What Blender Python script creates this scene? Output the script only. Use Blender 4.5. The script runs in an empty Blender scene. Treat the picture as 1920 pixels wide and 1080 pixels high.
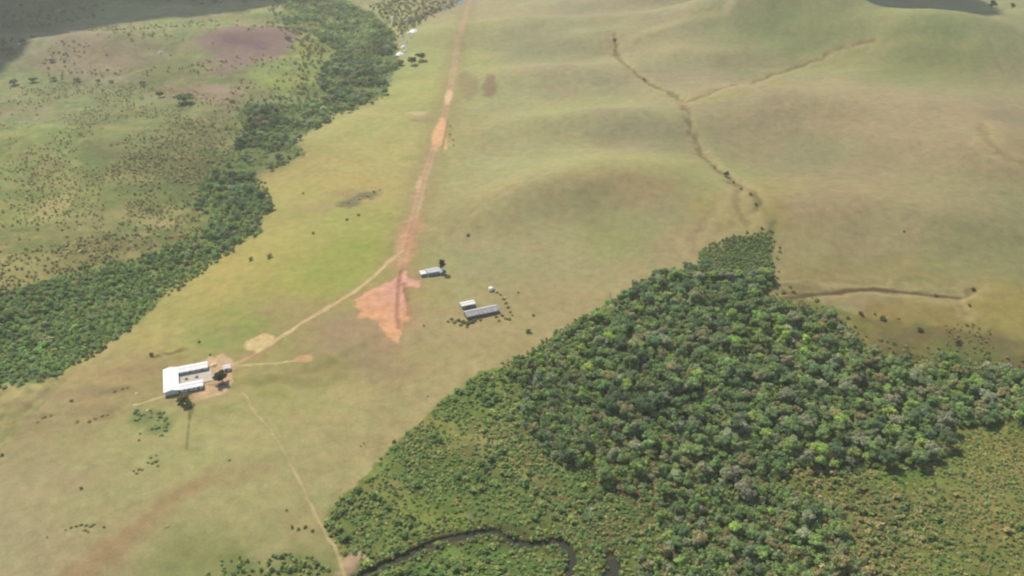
import bpy, bmesh, math, random
import numpy as np
from mathutils import Vector, Matrix

random.seed(7)
RNG = np.random.default_rng(11)
scene = bpy.context.scene
COL = scene.collection
R = math.radians

# ------------------------------------------------------------ camera
F_PX = 1600.0            # focal length in photograph pixels (1920 wide)
PITCH = R(30.4)          # below the horizon
CAM_H = 300.0
cam_data = bpy.data.cameras.new('camera')
cam_data.sensor_width = 36.0
cam_data.lens = 36.0 * F_PX / 1920.0
cam_data.clip_start = 1.0
cam_data.clip_end = 30000.0
cam = bpy.data.objects.new('camera', cam_data)
COL.objects.link(cam)
cam.location = (0, 0, CAM_H)
cam.rotation_euler = (math.pi / 2 - PITCH, 0, 0)
scene.camera = cam

# ------------------------------------------------------------ light
SUN_EL, SUN_AZ = R(48), R(-34)      # azimuth from +Y (view direction), negative = left
SUN_DIR = np.array([math.sin(SUN_AZ) * math.cos(SUN_EL), math.cos(SUN_AZ) * math.cos(SUN_EL), math.sin(SUN_EL)])
world = bpy.data.worlds.new('World')
scene.world = world
world.use_nodes = True
wn, wl = world.node_tree.nodes, world.node_tree.links
bg = wn['Background']
sky = wn.new('ShaderNodeTexSky')
sky.sky_type = 'NISHITA'
sky.sun_disc = False
sky.sun_elevation = SUN_EL
sky.sun_rotation = SUN_AZ
sky.altitude = 900
wl.new(sky.outputs['Color'], bg.inputs['Color'])
bg.inputs['Strength'].default_value = 0.11
sun_data = bpy.data.lights.new('sun', 'SUN')
sun_data.energy = 3.75
sun_data.angle = R(0.53)
sun_data.color = (1.0, 0.94, 0.83)
sun = bpy.data.objects.new('sun', sun_data)
COL.objects.link(sun)
sun.rotation_euler = Vector(SUN_DIR).to_track_quat('Z', 'Y').to_euler()

scene.view_settings.view_transform = 'Standard'
scene.view_settings.look = 'None'
scene.view_settings.gamma = 1.0
scene.view_settings.exposure = 0.75
scene.render.engine = 'CYCLES'
scene.cycles.filter_width = 2.2
scene.cycles.max_bounces = 5
scene.cycles.diffuse_bounces = 2
scene.cycles.glossy_bounces = 2
scene.cycles.transmission_bounces = 2
scene.cycles.volume_bounces = 0
scene.cycles.transparent_max_bounces = 8
K_LIGHT = np.array([1.78, 1.84, 2.15])           # picture value of a white sunlit level surface (linear)


def lin(c):
    c = np.asarray(c, float) / 255.0
    return np.where(c <= 0.04045, c / 12.92, ((c + 0.055) / 1.055) ** 2.4)


def alb(r, g, b):
    """surface albedo of a material that shows as this sRGB value in the open sun"""
    return lin((r, g, b)) / K_LIGHT


# ------------------------------------------------------------ numpy noise
def _hash(ix, iy, seed):
    h = (ix.astype(np.int64) * 374761393 + iy.astype(np.int64) * 668265263 + seed * 1442695041) & 0xffffffff
    h = ((h ^ (h >> 13)) * 1274126177) & 0xffffffff
    h = h ^ (h >> 16)
    return (h & 0xffff) / 65535.0


def vnoise(x, y, seed=0):
    ix, iy = np.floor(x), np.floor(y)
    fx, fy = x - ix, y - iy
    fx = fx * fx * (3 - 2 * fx)
    fy = fy * fy * (3 - 2 * fy)
    a = _hash(ix, iy, seed); b = _hash(ix + 1, iy, seed)
    c = _hash(ix, iy + 1, seed); d = _hash(ix + 1, iy + 1, seed)
    return (a * (1 - fx) + b * fx) * (1 - fy) + (c * (1 - fx) + d * fx) * fy * 1.0


def fbm(x, y, scale, seed=0, octaves=4, gain=0.5):
    """fractal noise about -1..1 with features of `scale` metres"""
    t, amp, tot = 0, 1.0, 0.0
    u, v = x / scale, y / scale
    for k in range(octaves):
        t = t + amp * (vnoise(u + 17.3 * k, v - 9.1 * k, seed + k * 7) * 2 - 1)
        tot += amp
        amp *= gain
        u, v = (0.8 * u - 0.6 * v) * 2.03, (0.6 * u + 0.8 * v) * 2.03
    return t / tot * 1.4


# ------------------------------------------------------------ surveying: photo point -> place
def ray(px, py):
    dx = (np.asarray(px, float) - 960) / F_PX
    dz = -(np.asarray(py, float) - 540) / F_PX
    c, s = math.cos(PITCH), math.sin(PITCH)
    return dx, c + dz * s, -s + dz * c


def W(px, py, z=0.0):
    x, y, zz = ray(px, py)
    t = (CAM_H - z) / (-zz)
    return x * t, y * t


def seg_dist(X, Y, pts, closed=False):
    """distance from every (X,Y) to a polyline and the position along it 0..1"""
    pts = np.asarray(pts, float)
    if closed:
        pts = np.vstack([pts, pts[:1]])
    best = np.full(X.shape, 1e18)
    along = np.zeros(X.shape)
    n = len(pts) - 1
    for i in range(n):
        ax, ay = pts[i]
        bx, by = pts[i + 1]
        dx, dy = bx - ax, by - ay
        L = dx * dx + dy * dy + 1e-9
        t = np.clip(((X - ax) * dx + (Y - ay) * dy) / L, 0, 1)
        d = (X - ax - t * dx) ** 2 + (Y - ay - t * dy) ** 2
        m = d < best
        best = np.where(m, d, best)
        along = np.where(m, (i + t) / n, along)
    return np.sqrt(best), along


def inside(X, Y, pts):
    pts = np.asarray(pts, float)
    r = np.zeros(X.shape, bool)
    j = len(pts) - 1
    for i in range(len(pts)):
        xi, yi = pts[i]
        xj, yj = pts[j]
        with np.errstate(divide='ignore', invalid='ignore'):
            c = ((yi > Y) != (yj > Y)) & (X < (xj - xi) * (Y - yi) / (yj - yi + 1e-12) + xi)
        r ^= c
        j = i
    return r


def smooth(pts, n=2):
    """round the corners of a polyline"""
    p = np.asarray(pts, float)
    for _ in range(n):
        q = np.empty((2 * (len(p) - 1), 2))
        q[0::2] = 0.75 * p[:-1] + 0.25 * p[1:]
        q[1::2] = 0.25 * p[:-1] + 0.75 * p[1:]
        p = np.vstack([p[:1], q[1:-1], p[-1:]])
    return p


def wander(X, Y, amp=2.6, sc=13.0):
    """a small sideways drift, so that beds and banks do not run as drawn lines"""
    return X + amp * fbm(X, Y, sc, 91, 3), Y + amp * 1.2 * fbm(X, Y, sc, 92, 3)


def sdist(X, Y, pts):
    """signed distance to a polygon, positive inside"""
    d, _ = seg_dist(X, Y, pts, True)
    return np.where(inside(X, Y, pts), d, -d)


def sstep(a, b, x):
    t = np.clip((x - a) / (b - a), 0, 1)
    return t * t * (3 - 2 * t)


# ------------------------------------------------------------ relief
# photo place of the summit, half-sizes in metres across / in depth, turn, height
HILLS = [
    (1400, 62, 150, 78, -14, 30), (1540, 55, 120, 80, -4, 24), (1290, 118, 80, 50, 10, 10), (1745, 96, 120, 52, 6, 24), (1880, 120, 100, 60, 0, 14),
    (1640, 235, 200, 110, -8, 17), (1420, 215, 80, 58, -25, 7), (1860, 330, 90, 70, 0, 16), (1105, 345, 92, 48, 8, 6.5), (1235, 350, 95, 50, -8, 6.5), (1000, 385, 70, 32, 20, 8),
    (1180, 250, 100, 40, -4, 9), (1050, 240, 60, 36, 10, 3), (1060, 150, 100, 45, 0, 12), (1010, 60, 130, 55, 0, 15), (1130, 90, 90, 40, 0, 10),
    (1580, 400, 140, 45, 0, 9), (1780, 440, 90, 40, 0, 7), (1950, 60, 180, 80, 0, 20), (1250, 12, 150, 50, 0, 20),
    (480, 75, 120, 45, 0, 16), (200, 95, 150, 60, 0, 18), (150, 260, 140, 60, 0, 9), (330, 210, 90, 40, 0, 6),
]
HW = []
for (px, py, sx, sy, rot, hh) in HILLS:
    x, y = W(px, py)
    HW.append((x, y, sx, sy, R(rot), hh * (1.45 if px > 800 else 1.1)))
RUNWAY_PX = [(752, 520), (757, 480), (768, 435), (781, 390), (792, 345), (806, 300), (820, 262), (832, 220), (842, 180), (848, 140), (856, 95), (866, 50), (880, 0), (900, -60)]
RUNWAY0 = [W(*p) for p in RUNWAY_PX]
GALLERY_AXIS = [W(*p) for p in [(-300, 800), (0, 640), (200, 560), (380, 440), (440, 350), (490, 260), (600, 190), (680, 110), (640, 30), (700, -40)]]
CREEK_AXIS = [W(*p) for p in [(400, 1180), (680, 1085), (840, 1010), (985, 1020), (1150, 1060), (1300, 960), (1500, 900), (1700, 760), (1920, 730), (2300, 700)]]
GULLIES_PX = [
    ([(1152, 60), (1152, 85), (1165, 112), (1185, 132), (1220, 155), (1262, 172), (1288, 205), (1292, 235), (1305, 268), (1330, 305), (1358, 326), (1385, 345), (1412, 358), (1424, 376), (1420, 398)], 6.0, 3.0),
    ([(1638, 74), (1610, 80), (1570, 92), (1530, 110), (1490, 126), (1440, 142), (1400, 158), (1340, 172), (1285, 190)], 6.0, 2.6),
    ([(1385, 345), (1378, 372), (1390, 395), (1400, 425)], 7.0, 1.6),
    ([(1340, 430), (1318, 460), (1315, 490)], 7.0, 1.2),
    ([(1340, 392), (1318, 415), (1300, 440), (1308, 475)], 7.0, 1.2),
    ([(1450, 545), (1500, 555), (1540, 549), (1600, 543), (1640, 540), (1690, 545), (1745, 552), (1800, 555), (1830, 540)], 5.0, 2.4),
    ([(1440, 520), (1500, 520), (1560, 524), (1610, 530), (1660, 525)], 5.0, 1.2),
    ([(1790, 553), (1800, 575), (1812, 590)], 4.0, 1.2),
    ([(1840, 230), (1850, 265), (1880, 290), (1930, 310)], 8.0, 1.5),
    ([(960, 345), (915, 375), (870, 410), (840, 440)], 6.0, 0.8),
]
GUL = [([W(*p) for p in pts], w, d) for pts, w, d in GULLIES_PX]
CREEK_PX = [(640, 1100), (690, 1075), (735, 1052), (770, 1038), (810, 1018), (850, 1008), (885, 1002), (920, 994), (950, 1008), (985, 1023), (1020, 1018), (1045, 1012), (1066, 1026), (1076, 1050), (1064, 1085), (1075, 1130)]
CREEK2_PX = [(1120, 1120), (1140, 1085), (1152, 1062), (1146, 1045)]
FAR_CREEK_PX = [(760, 45), (790, 30), (820, 18), (850, 8), (885, -6)]
CREEK0 = [W(*p) for p in CREEK_PX]
CREEK20 = [W(*p) for p in CREEK2_PX]
FARC0 = [W(*p) for p in FAR_CREEK_PX]
SEAM0 = [W(*p) for p in [(752, 508), (748, 535), (746, 560), (745, 590), (749, 615)]]
SEAM20 = [W(*p) for p in [(758, 532), (764, 560), (768, 590)]]


def height_base(X, Y):
    X = np.asarray(X, float)
    Y = np.asarray(Y, float)
    z = np.zeros(np.broadcast(X, Y).shape)
    for (x, y, sx, sy, r, hh) in HW:
        c, s = math.cos(r), math.sin(r)
        u = ((X - x) * c + (Y - y) * s) / sx
        v = (-(X - x) * s + (Y - y) * c) / sy
        z = z + hh * np.exp(-(u * u + v * v) * 0.9)
    far = sstep(500, 1200, np.hypot(X, Y))
    z = z + (0.6 + 4.0 * far) * fbm(X, Y, 170, 3, 3) + (0.6 + 0.9 * far) * fbm(X, Y, 42, 5, 3)
    d, _ = seg_dist(X, Y, GALLERY_AXIS)
    z = z - 9 * np.exp(-(d / 55.0) ** 2)
    d, _ = seg_dist(X, Y, CREEK_AXIS)
    z = z - 7 * np.exp(-(d / 75.0) ** 2)
    return z


def height(X, Y):
    X = np.asarray(X, float)
    Y = np.asarray(Y, float)
    z = height_base(X, Y)
    Xw, Yw = wander(X, Y)
    for pts, w, dep in GUL:
        d, _ = seg_dist(Xw, Yw, pts)
        z = z - 0.5 * dep * np.exp(-((d + w * 0.35 * fbm(X, Y, 14, 79, 3)) / w) ** 2)
    for pts, w in ((CREEK0, 1.8), (CREEK20, 3.0), (FARC0, 5.0)):
        d, _ = seg_dist(X, Y, pts)
        z = z - 1.9 * (1 - sstep(w * 0.6, w * 1.5, d))
    d, _ = seg_dist(X, Y, SEAM0)
    z = z - 0.8 * np.exp(-((d + 0.6 * fbm(X, Y, 5, 77, 2)) / 1.3) ** 2)
    d, _ = seg_dist(X, Y, SEAM20)
    z = z - 0.6 * np.exp(-((d + 0.6 * fbm(X, Y, 5, 78, 2)) / 1.5) ** 2)
    return z


def P(px, py, above=0.0):
    """the place on the ground under the photo point (px, py); `above` looks at something that high above it"""
    px = np.asarray(px, float)
    py = np.asarray(py, float)
    z = np.zeros(px.shape)
    for k in range(9):
        x, y = W(px, py, z + above)
        z = 0.45 * z + 0.55 * height_base(x, y)
    return x, y


def PP(pts, above=0.0):
    a = np.array(pts, float)
    x, y = P(a[:, 0], a[:, 1], above)
    return np.stack([x, y], 1)


def gz(x, y):
    return float(height(np.array([x]), np.array([y]))[0])


def to_px(X, Y, Z):
    c, s = math.cos(PITCH), math.sin(PITCH)
    dz = Z - CAM_H
    dep = Y * c - dz * s
    up = Y * s + dz * c
    return 960 + F_PX * X / dep, 540 - F_PX * up / dep, dep


# relief features were laid out on the level plane; lay them again on the relief
RUNWAY = PP(RUNWAY_PX)
GUL = [(smooth(PP(pts), 1), w, d) for pts, w, d in GULLIES_PX]
CREEK0 = smooth(PP(CREEK_PX), 1)
CREEK20 = PP(CREEK2_PX)
FARC0 = PP(FAR_CREEK_PX)
SEAM0 = PP([(752, 508), (748, 535), (746, 560), (745, 590), (749, 615)])
SEAM20 = PP([(758, 532), (764, 560), (768, 590)])


# ------------------------------------------------------------ helpers for objects and materials
def tag(o, label=None, cat=None, group=None, kind=None):
    if label: o['label'] = label
    if cat: o['category'] = cat
    if group: o['group'] = group
    if kind: o['kind'] = kind
    return o


def mesh_from(name, verts, faces, mat=None, smooth=False, color=None):
    """verts (n,3) and faces (m,k) numpy arrays -> mesh"""
    me = bpy.data.meshes.new(name)
    verts = np.asarray(verts, np.float32)
    faces = np.asarray(faces, np.int32)
    m, k = faces.shape
    me.vertices.add(len(verts))
    me.vertices.foreach_set('co', verts.ravel())
    me.loops.add(m * k)
    me.loops.foreach_set('vertex_index', faces.ravel())
    me.polygons.add(m)
    me.polygons.foreach_set('loop_start', np.arange(0, m * k, k, dtype=np.int32))
    me.polygons.foreach_set('loop_total', np.full(m, k, np.int32))
    me.polygons.foreach_set('use_smooth', np.full(m, smooth, bool))
    me.update(calc_edges=True)
    if color is not None:
        ca = me.color_attributes.new('Col', 'FLOAT_COLOR', 'POINT')
        c4 = np.ones((len(verts), 4), np.float32)
        c4[:, :3] = color
        ca.data.foreach_set('color', c4.ravel())
    if mat: me.materials.append(mat)
    return me


def link(name, me, parent=None, loc=None):
    o = bpy.data.objects.new(name, me)
    COL.objects.link(o)
    if loc is not None: o.location = loc
    if parent: o.parent = parent
    return o


def new_mat(name):
    m = bpy.data.materials.new(name)
    m.use_nodes = True
    nt = m.node_tree
    return m, nt, nt.nodes, nt.links, nt.nodes['Principled BSDF']


def simple_mat(name, color, rough=0.8, var=0.12, scale=1.2, metal=0.0, spec=0.3):
    """a painted or weathered surface: two scales of noise over a base colour"""
    m, nt, N, L, b = new_mat(name)
    tc = N.new('ShaderNodeTexCoord')
    n1 = N.new('ShaderNodeTexNoise'); n1.inputs['Scale'].default_value = scale; n1.inputs['Detail'].default_value = 5
    L.new(tc.outputs['Object'], n1.inputs['Vector'])
    mr = N.new('ShaderNodeMapRange')
    mr.inputs['From Min'].default_value = 0.25; mr.inputs['From Max'].default_value = 0.75
    mr.inputs['To Min'].default_value = 1 - var; mr.inputs['To Max'].default_value = 1 + var
    L.new(n1.outputs['Fac'], mr.inputs['Value'])
    mul = N.new('ShaderNodeVectorMath'); mul.operation = 'SCALE'
    mul.inputs[0].default_value = tuple(float(v) for v in color[:3])
    L.new(mr.outputs['Result'], mul.inputs['Scale'])
    L.new(mul.outputs['Vector'], b.inputs['Base Color'])
    b.inputs['Roughness'].default_value = rough
    b.inputs['Metallic'].default_value = metal
    b.inputs['Specular IOR Level'].default_value = spec
    return m


def ground_mat(name, fine=0.10, bump=0.25):
    m, nt, N, L, b = new_mat(name)
    at = N.new('ShaderNodeAttribute'); at.attribute_name = 'Col'
    tc = N.new('ShaderNodeTexCoord')
    prev = at.outputs['Color']
    for sc, det, amt in ((0.9, 4, fine), (0.16, 5, fine * 1.1)):
        n = N.new('ShaderNodeTexNoise'); n.inputs['Scale'].default_value = sc; n.inputs['Detail'].default_value = det
        L.new(tc.outputs['Object'], n.inputs['Vector'])
        mr = N.new('ShaderNodeMapRange')
        mr.inputs['From Min'].default_value = 0.3; mr.inputs['From Max'].default_value = 0.7
        mr.inputs['To Min'].default_value = 1 - amt; mr.inputs['To Max'].default_value = 1 + amt
        L.new(n.outputs['Fac'], mr.inputs['Value'])
        v = N.new('ShaderNodeVectorMath'); v.operation = 'SCALE'
        L.new(prev, v.inputs[0]); L.new(mr.outputs['Result'], v.inputs['Scale'])
        prev = v.outputs['Vector']
    L.new(prev, b.inputs['Base Color'])
    nb = N.new('ShaderNodeTexNoise'); nb.inputs['Scale'].default_value = 0.45; nb.inputs['Detail'].default_value = 6
    L.new(tc.outputs['Object'], nb.inputs['Vector'])
    bp = N.new('ShaderNodeBump'); bp.inputs['Strength'].default_value = bump; bp.inputs['Distance'].default_value = 0.6
    L.new(nb.outputs['Fac'], bp.inputs['Height']); L.new(bp.outputs['Normal'], b.inputs['Normal'])
    b.inputs['Roughness'].default_value = 0.95
    b.inputs['Specular IOR Level'].default_value = 0.1
    return m


def leaf_mat(name, source):
    m, nt, N, L, b = new_mat(name)
    if source == 'attribute':
        a = N.new('ShaderNodeAttribute'); a.attribute_name = 'Col'; src = a.outputs['Color']
    else:
        a = N.new('ShaderNodeObjectInfo'); src = a.outputs['Color']
    tc = N.new('ShaderNodeTexCoord')
    n = N.new('ShaderNodeTexNoise'); n.inputs['Scale'].default_value = 0.8; n.inputs['Detail'].default_value = 4
    L.new(tc.outputs['Object'], n.inputs['Vector'])
    mr = N.new('ShaderNodeMapRange')
    mr.inputs['From Min'].default_value = 0.3; mr.inputs['From Max'].default_value = 0.7
    mr.inputs['To Min'].default_value = 0.62; mr.inputs['To Max'].default_value = 1.38
    L.new(n.outputs['Fac'], mr.inputs['Value'])
    v = N.new('ShaderNodeVectorMath'); v.operation = 'SCALE'
    L.new(src, v.inputs[0]); L.new(mr.outputs['Result'], v.inputs['Scale'])
    L.new(v.outputs['Vector'], b.inputs['Base Color'])
    b.inputs['Roughness'].default_value = 0.75
    b.inputs['Specular IOR Level'].default_value = 0.25
    tr = N.new('ShaderNodeBsdfTranslucent')
    L.new(v.outputs['Vector'], tr.inputs['Color'])
    mx = N.new('ShaderNodeMixShader'); mx.inputs['Fac'].default_value = 0.38
    L.new(b.outputs['BSDF'], mx.inputs[1]); L.new(tr.outputs['BSDF'], mx.inputs[2])
    L.new(mx.outputs['Shader'], N['Material Output'].inputs['Surface'])
    return m


MAT_GROUND = ground_mat('grassland', 0.10, 0.40)
MAT_EARTH = ground_mat('bare_earth', 0.13, 0.45)
MAT_LEAF = leaf_mat('foliage', 'object')
MAT_LEAF_MASS = leaf_mat('foliage_mass', 'attribute')
MAT_BARK = simple_mat('bark', (0.16, 0.13, 0.10), 0.9, 0.25, 2.0)
MAT_DEAD = simple_mat('bleached_wood', (0.46, 0.43, 0.37), 0.85, 0.15, 2.0)

# ------------------------------------------------------------ ground colours (photo point -> colour of the grass or soil there)
BASE = [
    # pasture on the ridge, lower left to middle
    (-60, 800, 170, 152, 112), (100, 780, 170, 152, 112), (60, 900, 172, 157, 120), (40, 1040, 170, 158, 122), (200, 980, 172, 160, 118), (330, 940, 174, 166, 118),
    (300, 850, 172, 164, 114), (480, 840, 174, 166, 116), (480, 960, 174, 164, 116), (560, 760, 172, 163, 112), (680, 760, 177, 165, 116), (640, 860, 176, 166, 116),
    (820, 690, 174, 160, 114), (900, 650, 174, 156, 116), (1000, 590, 168, 157, 112), (1100, 530, 168, 156, 114), (1000, 480, 168, 156, 118), (900, 470, 168, 158, 118),
    (860, 400, 166, 156, 112), (1000, 380, 168, 158, 116), (1080, 340, 166, 156, 112), (1180, 420, 160, 156, 112), (1150, 460, 158, 156, 108), (1250, 400, 162, 154, 114), (1300, 330, 160, 156, 108),
    (1220, 340, 168, 152, 110), (950, 300, 166, 162, 118), (1080, 280, 166, 164, 118), (1200, 250, 158, 152, 116), (1000, 200, 166, 164, 120), (1100, 130, 168, 160, 124),
    (1000, 80, 160, 158, 120), (950, 20, 172, 164, 126), (1100, 20, 164, 158, 124), (760, 690, 168, 152, 108), (690, 640, 172, 152, 118), (600, 700, 168, 152, 104),
    # yellow slope above the gallery wood
    (250, 700, 166, 148, 104), (200, 680, 172, 156, 108), (330, 620, 178, 164, 104), (420, 550, 176, 166, 98), (480, 500, 178, 166, 98), (560, 440, 180, 168, 102), (530, 580, 168, 154, 104),
    (600, 500, 164, 166, 88), (640, 470, 164, 166, 86), (560, 520, 166, 166, 90), (680, 420, 170, 168, 96), (620, 340, 182, 168, 106), (700, 300, 180, 170, 110),
    (700, 230, 176, 170, 110), (760, 170, 174, 172, 108), (810, 110, 170, 172, 112), (820, 60, 172, 170, 118), (560, 350, 180, 168, 106), (400, 630, 160, 158, 96), (430, 600, 160, 162, 92),
    # right hills
    (1250, 90, 168, 158, 120), (1350, 60, 154, 154, 112), (1450, 40, 144, 150, 102), (1420, 100, 152, 148, 108), (1550, 50, 148, 152, 102), (1300, 140, 160, 150, 118), (1250, 20, 166, 158, 122),
    (1500, 160, 166, 154, 116), (1650, 90, 158, 158, 108), (1750, 70, 148, 156, 104), (1750, 120, 148, 150, 102), (1880, 60, 156, 158, 112), (1880, 130, 152, 148, 108),
    (1450, 230, 164, 150, 116), (1600, 220, 168, 153, 118), (1750, 200, 165, 152, 118), (1880, 220, 156, 144, 112), (1500, 300, 154, 148, 112), (1650, 310, 162, 148, 114), (1850, 310, 156, 144, 108),
    (1550, 380, 162, 148, 112), (1700, 400, 162, 150, 112), (1880, 420, 150, 146, 106), (1500, 450, 162, 150, 108), (1650, 470, 162, 150, 112), (1800, 480, 152, 146, 104), (1920, 480, 148, 144, 100),
    (1420, 400, 156, 146, 88), (1370, 400, 166, 154, 96), (1300, 450, 172, 154, 118), (1550, 530, 146, 134, 92), (1650, 575, 150, 134, 80), (1600, 560, 160, 144, 108), (1750, 600, 148, 134, 78), (1880, 570, 156, 142, 84),
    (1850, 630, 138, 124, 78), (1720, 650, 128, 118, 70), (1500, 535, 144, 132, 88), (1620, 600, 138, 126, 74), (1700, 520, 156, 146, 98),  # includes the shade at the right wood's upper edge, put into the colour
    # left valley
    (60, 150, 136, 140, 100), (30, 210, 148, 144, 112), (150, 200, 140, 142, 100), (280, 230, 142, 142, 98), (60, 260, 146, 150, 96), (200, 280, 136, 140, 92), (330, 240, 142, 138, 96),
    (60, 320, 140, 146, 90), (150, 340, 148, 144, 92), (240, 350, 136, 134, 84), (60, 400, 146, 148, 92), (160, 420, 150, 142, 98), (250, 390, 132, 134, 84), (50, 460, 152, 144, 94), (200, 460, 134, 126, 84),
    (300, 430, 132, 130, 82), (20, 520, 158, 146, 98), (100, 495, 150, 140, 92), (110, 440, 134, 130, 88),
    (100, 100, 154, 142, 120), (200, 60, 152, 144, 122), (160, 130, 150, 136, 116), (240, 110, 148, 134, 112), (300, 60, 150, 150, 112), (380, 20, 160, 152, 122), (480, 20, 158, 154, 112), (180, 20, 146, 156, 104),
    (330, 130, 138, 136, 96), (400, 150, 142, 134, 100), (500, 120, 140, 148, 92), (560, 150, 150, 156, 88), (540, 95, 158, 156, 92), (580, 30, 148, 150, 96), (420, 170, 150, 130, 112), (350, 45, 146, 148, 100),
    (-300, 300, 140, 142, 95), (-300, 60, 150, 140, 115),
    (590, 920, 176, 164, 118), (560, 1000, 174, 162, 116), (660, 850, 176, 165, 118), (720, 800, 176, 163, 116), (780, 745, 176, 162, 116), (840, 710, 176, 160, 116), (920, 665, 174, 158, 114), (1030, 600, 170, 158, 114), (520, 1020, 172, 162, 116), (600, 860, 176, 165, 118),
    # floor under the gallery wood
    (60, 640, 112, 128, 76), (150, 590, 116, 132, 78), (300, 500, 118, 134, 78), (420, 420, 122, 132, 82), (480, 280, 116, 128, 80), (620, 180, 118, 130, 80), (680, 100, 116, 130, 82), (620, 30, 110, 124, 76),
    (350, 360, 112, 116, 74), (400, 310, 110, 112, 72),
    # marsh and wood, lower right
    (860, 760, 124, 140, 68), (900, 720, 118, 138, 66), (800, 800, 138, 142, 78), (760, 860, 116, 134, 70), (700, 920, 130, 136, 72), (680, 980, 136, 138, 72), (700, 1040, 132, 134, 76), (920, 830, 148, 142, 92),
    (960, 870, 140, 132, 86), (860, 900, 122, 136, 66), (820, 960, 122, 134, 64), (960, 940, 122, 130, 66), (1030, 930, 128, 124, 80), (1080, 900, 110, 130, 66), (1000, 990, 116, 122, 66), (900, 1050, 98, 126, 56), (800, 1060, 92, 134, 58),
    (1120, 990, 124, 116, 82), (1150, 950, 116, 120, 72), (1000, 1060, 104, 122, 58), (1200, 1040, 112, 118, 66), (1250, 1060, 106, 134, 54), (1160, 900, 120, 92, 66),
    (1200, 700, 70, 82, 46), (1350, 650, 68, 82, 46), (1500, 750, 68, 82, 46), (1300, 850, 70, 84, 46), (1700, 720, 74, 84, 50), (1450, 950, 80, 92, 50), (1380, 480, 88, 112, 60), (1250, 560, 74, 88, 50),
    (1590, 880, 116, 132, 60), (1680, 870, 108, 130, 58), (1560, 910, 122, 126, 66), (1780, 850, 120, 130, 64), (1850, 800, 122, 130, 64), (1820, 870, 122, 128, 68), (1880, 880, 134, 130, 76), (1850, 960, 134, 130, 74), (1900, 1040, 120, 124, 70),
    (1780, 980, 120, 126, 70), (1660, 960, 118, 118, 70), (1640, 1040, 118, 118, 70), (1750, 1050, 112, 124, 62), (1880, 760, 96, 100, 62), (1800, 700, 80, 88, 54), (2100, 900, 140, 130, 80), (2100, 400, 150, 144, 104),
    (450, 1060, 116, 128, 72), (560, 1050, 118, 128, 72), (640, 1010, 150, 142, 92), (380, 1060, 150, 150, 98),
]


def metric(X, Y):
    d = np.maximum(Y, 60) + 150.0
    return X / d * 1.25, np.log(d) * 1.5


def blobs(X, Y, pts, rpx, soft=0.5):
    """soft mask around photo points with radii given in photo pixels along the picture width"""
    m = np.zeros(X.shape)
    for (px, py, rx, ry) in pts:
        x, y = P(px, py)
        x1, _ = P(px + rx, py)
        _, y1 = P(px, py - ry)
        u = (X - x) / max(abs(x1 - x), .1)
        v = (Y - y) / max(abs(y1 - y), .1)
        q = np.sqrt(u * u + v * v)
        m = np.maximum(m, 1 - sstep(1 - soft, 1 + soft, q))
    return m


def base_color(X, Y):
    """colour of the ground cover: pasture and valley, marsh and wood floor, gallery floor, each interpolated on its own"""
    bp = np.array([b[:2] for b in BASE], float)
    bx_, by_ = P(bp[:, 0], bp[:, 1])
    cols = np.stack([lin(b[2:5]) for b in BASE]) / K_LIGHT
    marsh_w, gal_w = PP(MARSH), PP(GALLERY_PX)
    in_m = inside(bx_, by_, marsh_w)
    in_g = inside(bx_, by_, gal_w)
    wx = fbm(X, Y, 45, 31, 4) * 9 + fbm(X, Y, 14, 32, 2) * 3
    wy = fbm(X, Y, 45, 35, 4) * 11 + fbm(X, Y, 14, 36, 2) * 4
    sc = 0.35 + np.clip(Y, 0, 1500) / 700.0
    U, V = metric(X + wx * sc, Y + wy * sc)
    u, v = metric(bx_, by_)

    def interp(sel):
        num = np.zeros(X.shape + (3,))
        den = np.zeros(X.shape)
        for k in np.nonzero(sel)[0]:
            d2 = (U - u[k]) ** 2 + (V - v[k]) ** 2
            w = 1.0 / (d2 + 0.0006) ** 1.9
            den += w
            num += w[..., None] * cols[k]
        return num / den[..., None]
    c = interp(~in_m & ~in_g) * np.array([1.04, 1.045, 1.06])
    jx, jy = X + fbm(X, Y, 9, 151, 3) * 2.5, Y + fbm(X, Y, 9, 152, 3) * 3
    m = sstep(-0.8, 1.4, sdist(jx, jy, marsh_w))
    c = c * (1 - m[..., None]) + interp(in_m) * m[..., None]
    m = sstep(-2.0, 3.0, sdist(jx, jy, gal_w))
    return c * (1 - m[..., None]) + interp(in_g) * m[..., None]


def mixc(c, m, col):
    return c * (1 - m[..., None]) + np.asarray(col) * m[..., None]


def ribbon(X, Y, px_pts, w0, w1=None, jitter=0.3, seed=50, world=None, warp=False):
    pts = PP(px_pts) if world is None else world
    Xw, Yw = wander(X, Y) if warp else (X, Y)
    d, t = seg_dist(Xw, Yw, pts)
    w = w0 if w1 is None else w0 + (w1 - w0) * t
    j = fbm(X, Y, 6.0, seed, 3) * jitter
    return d / w + j, t


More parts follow.
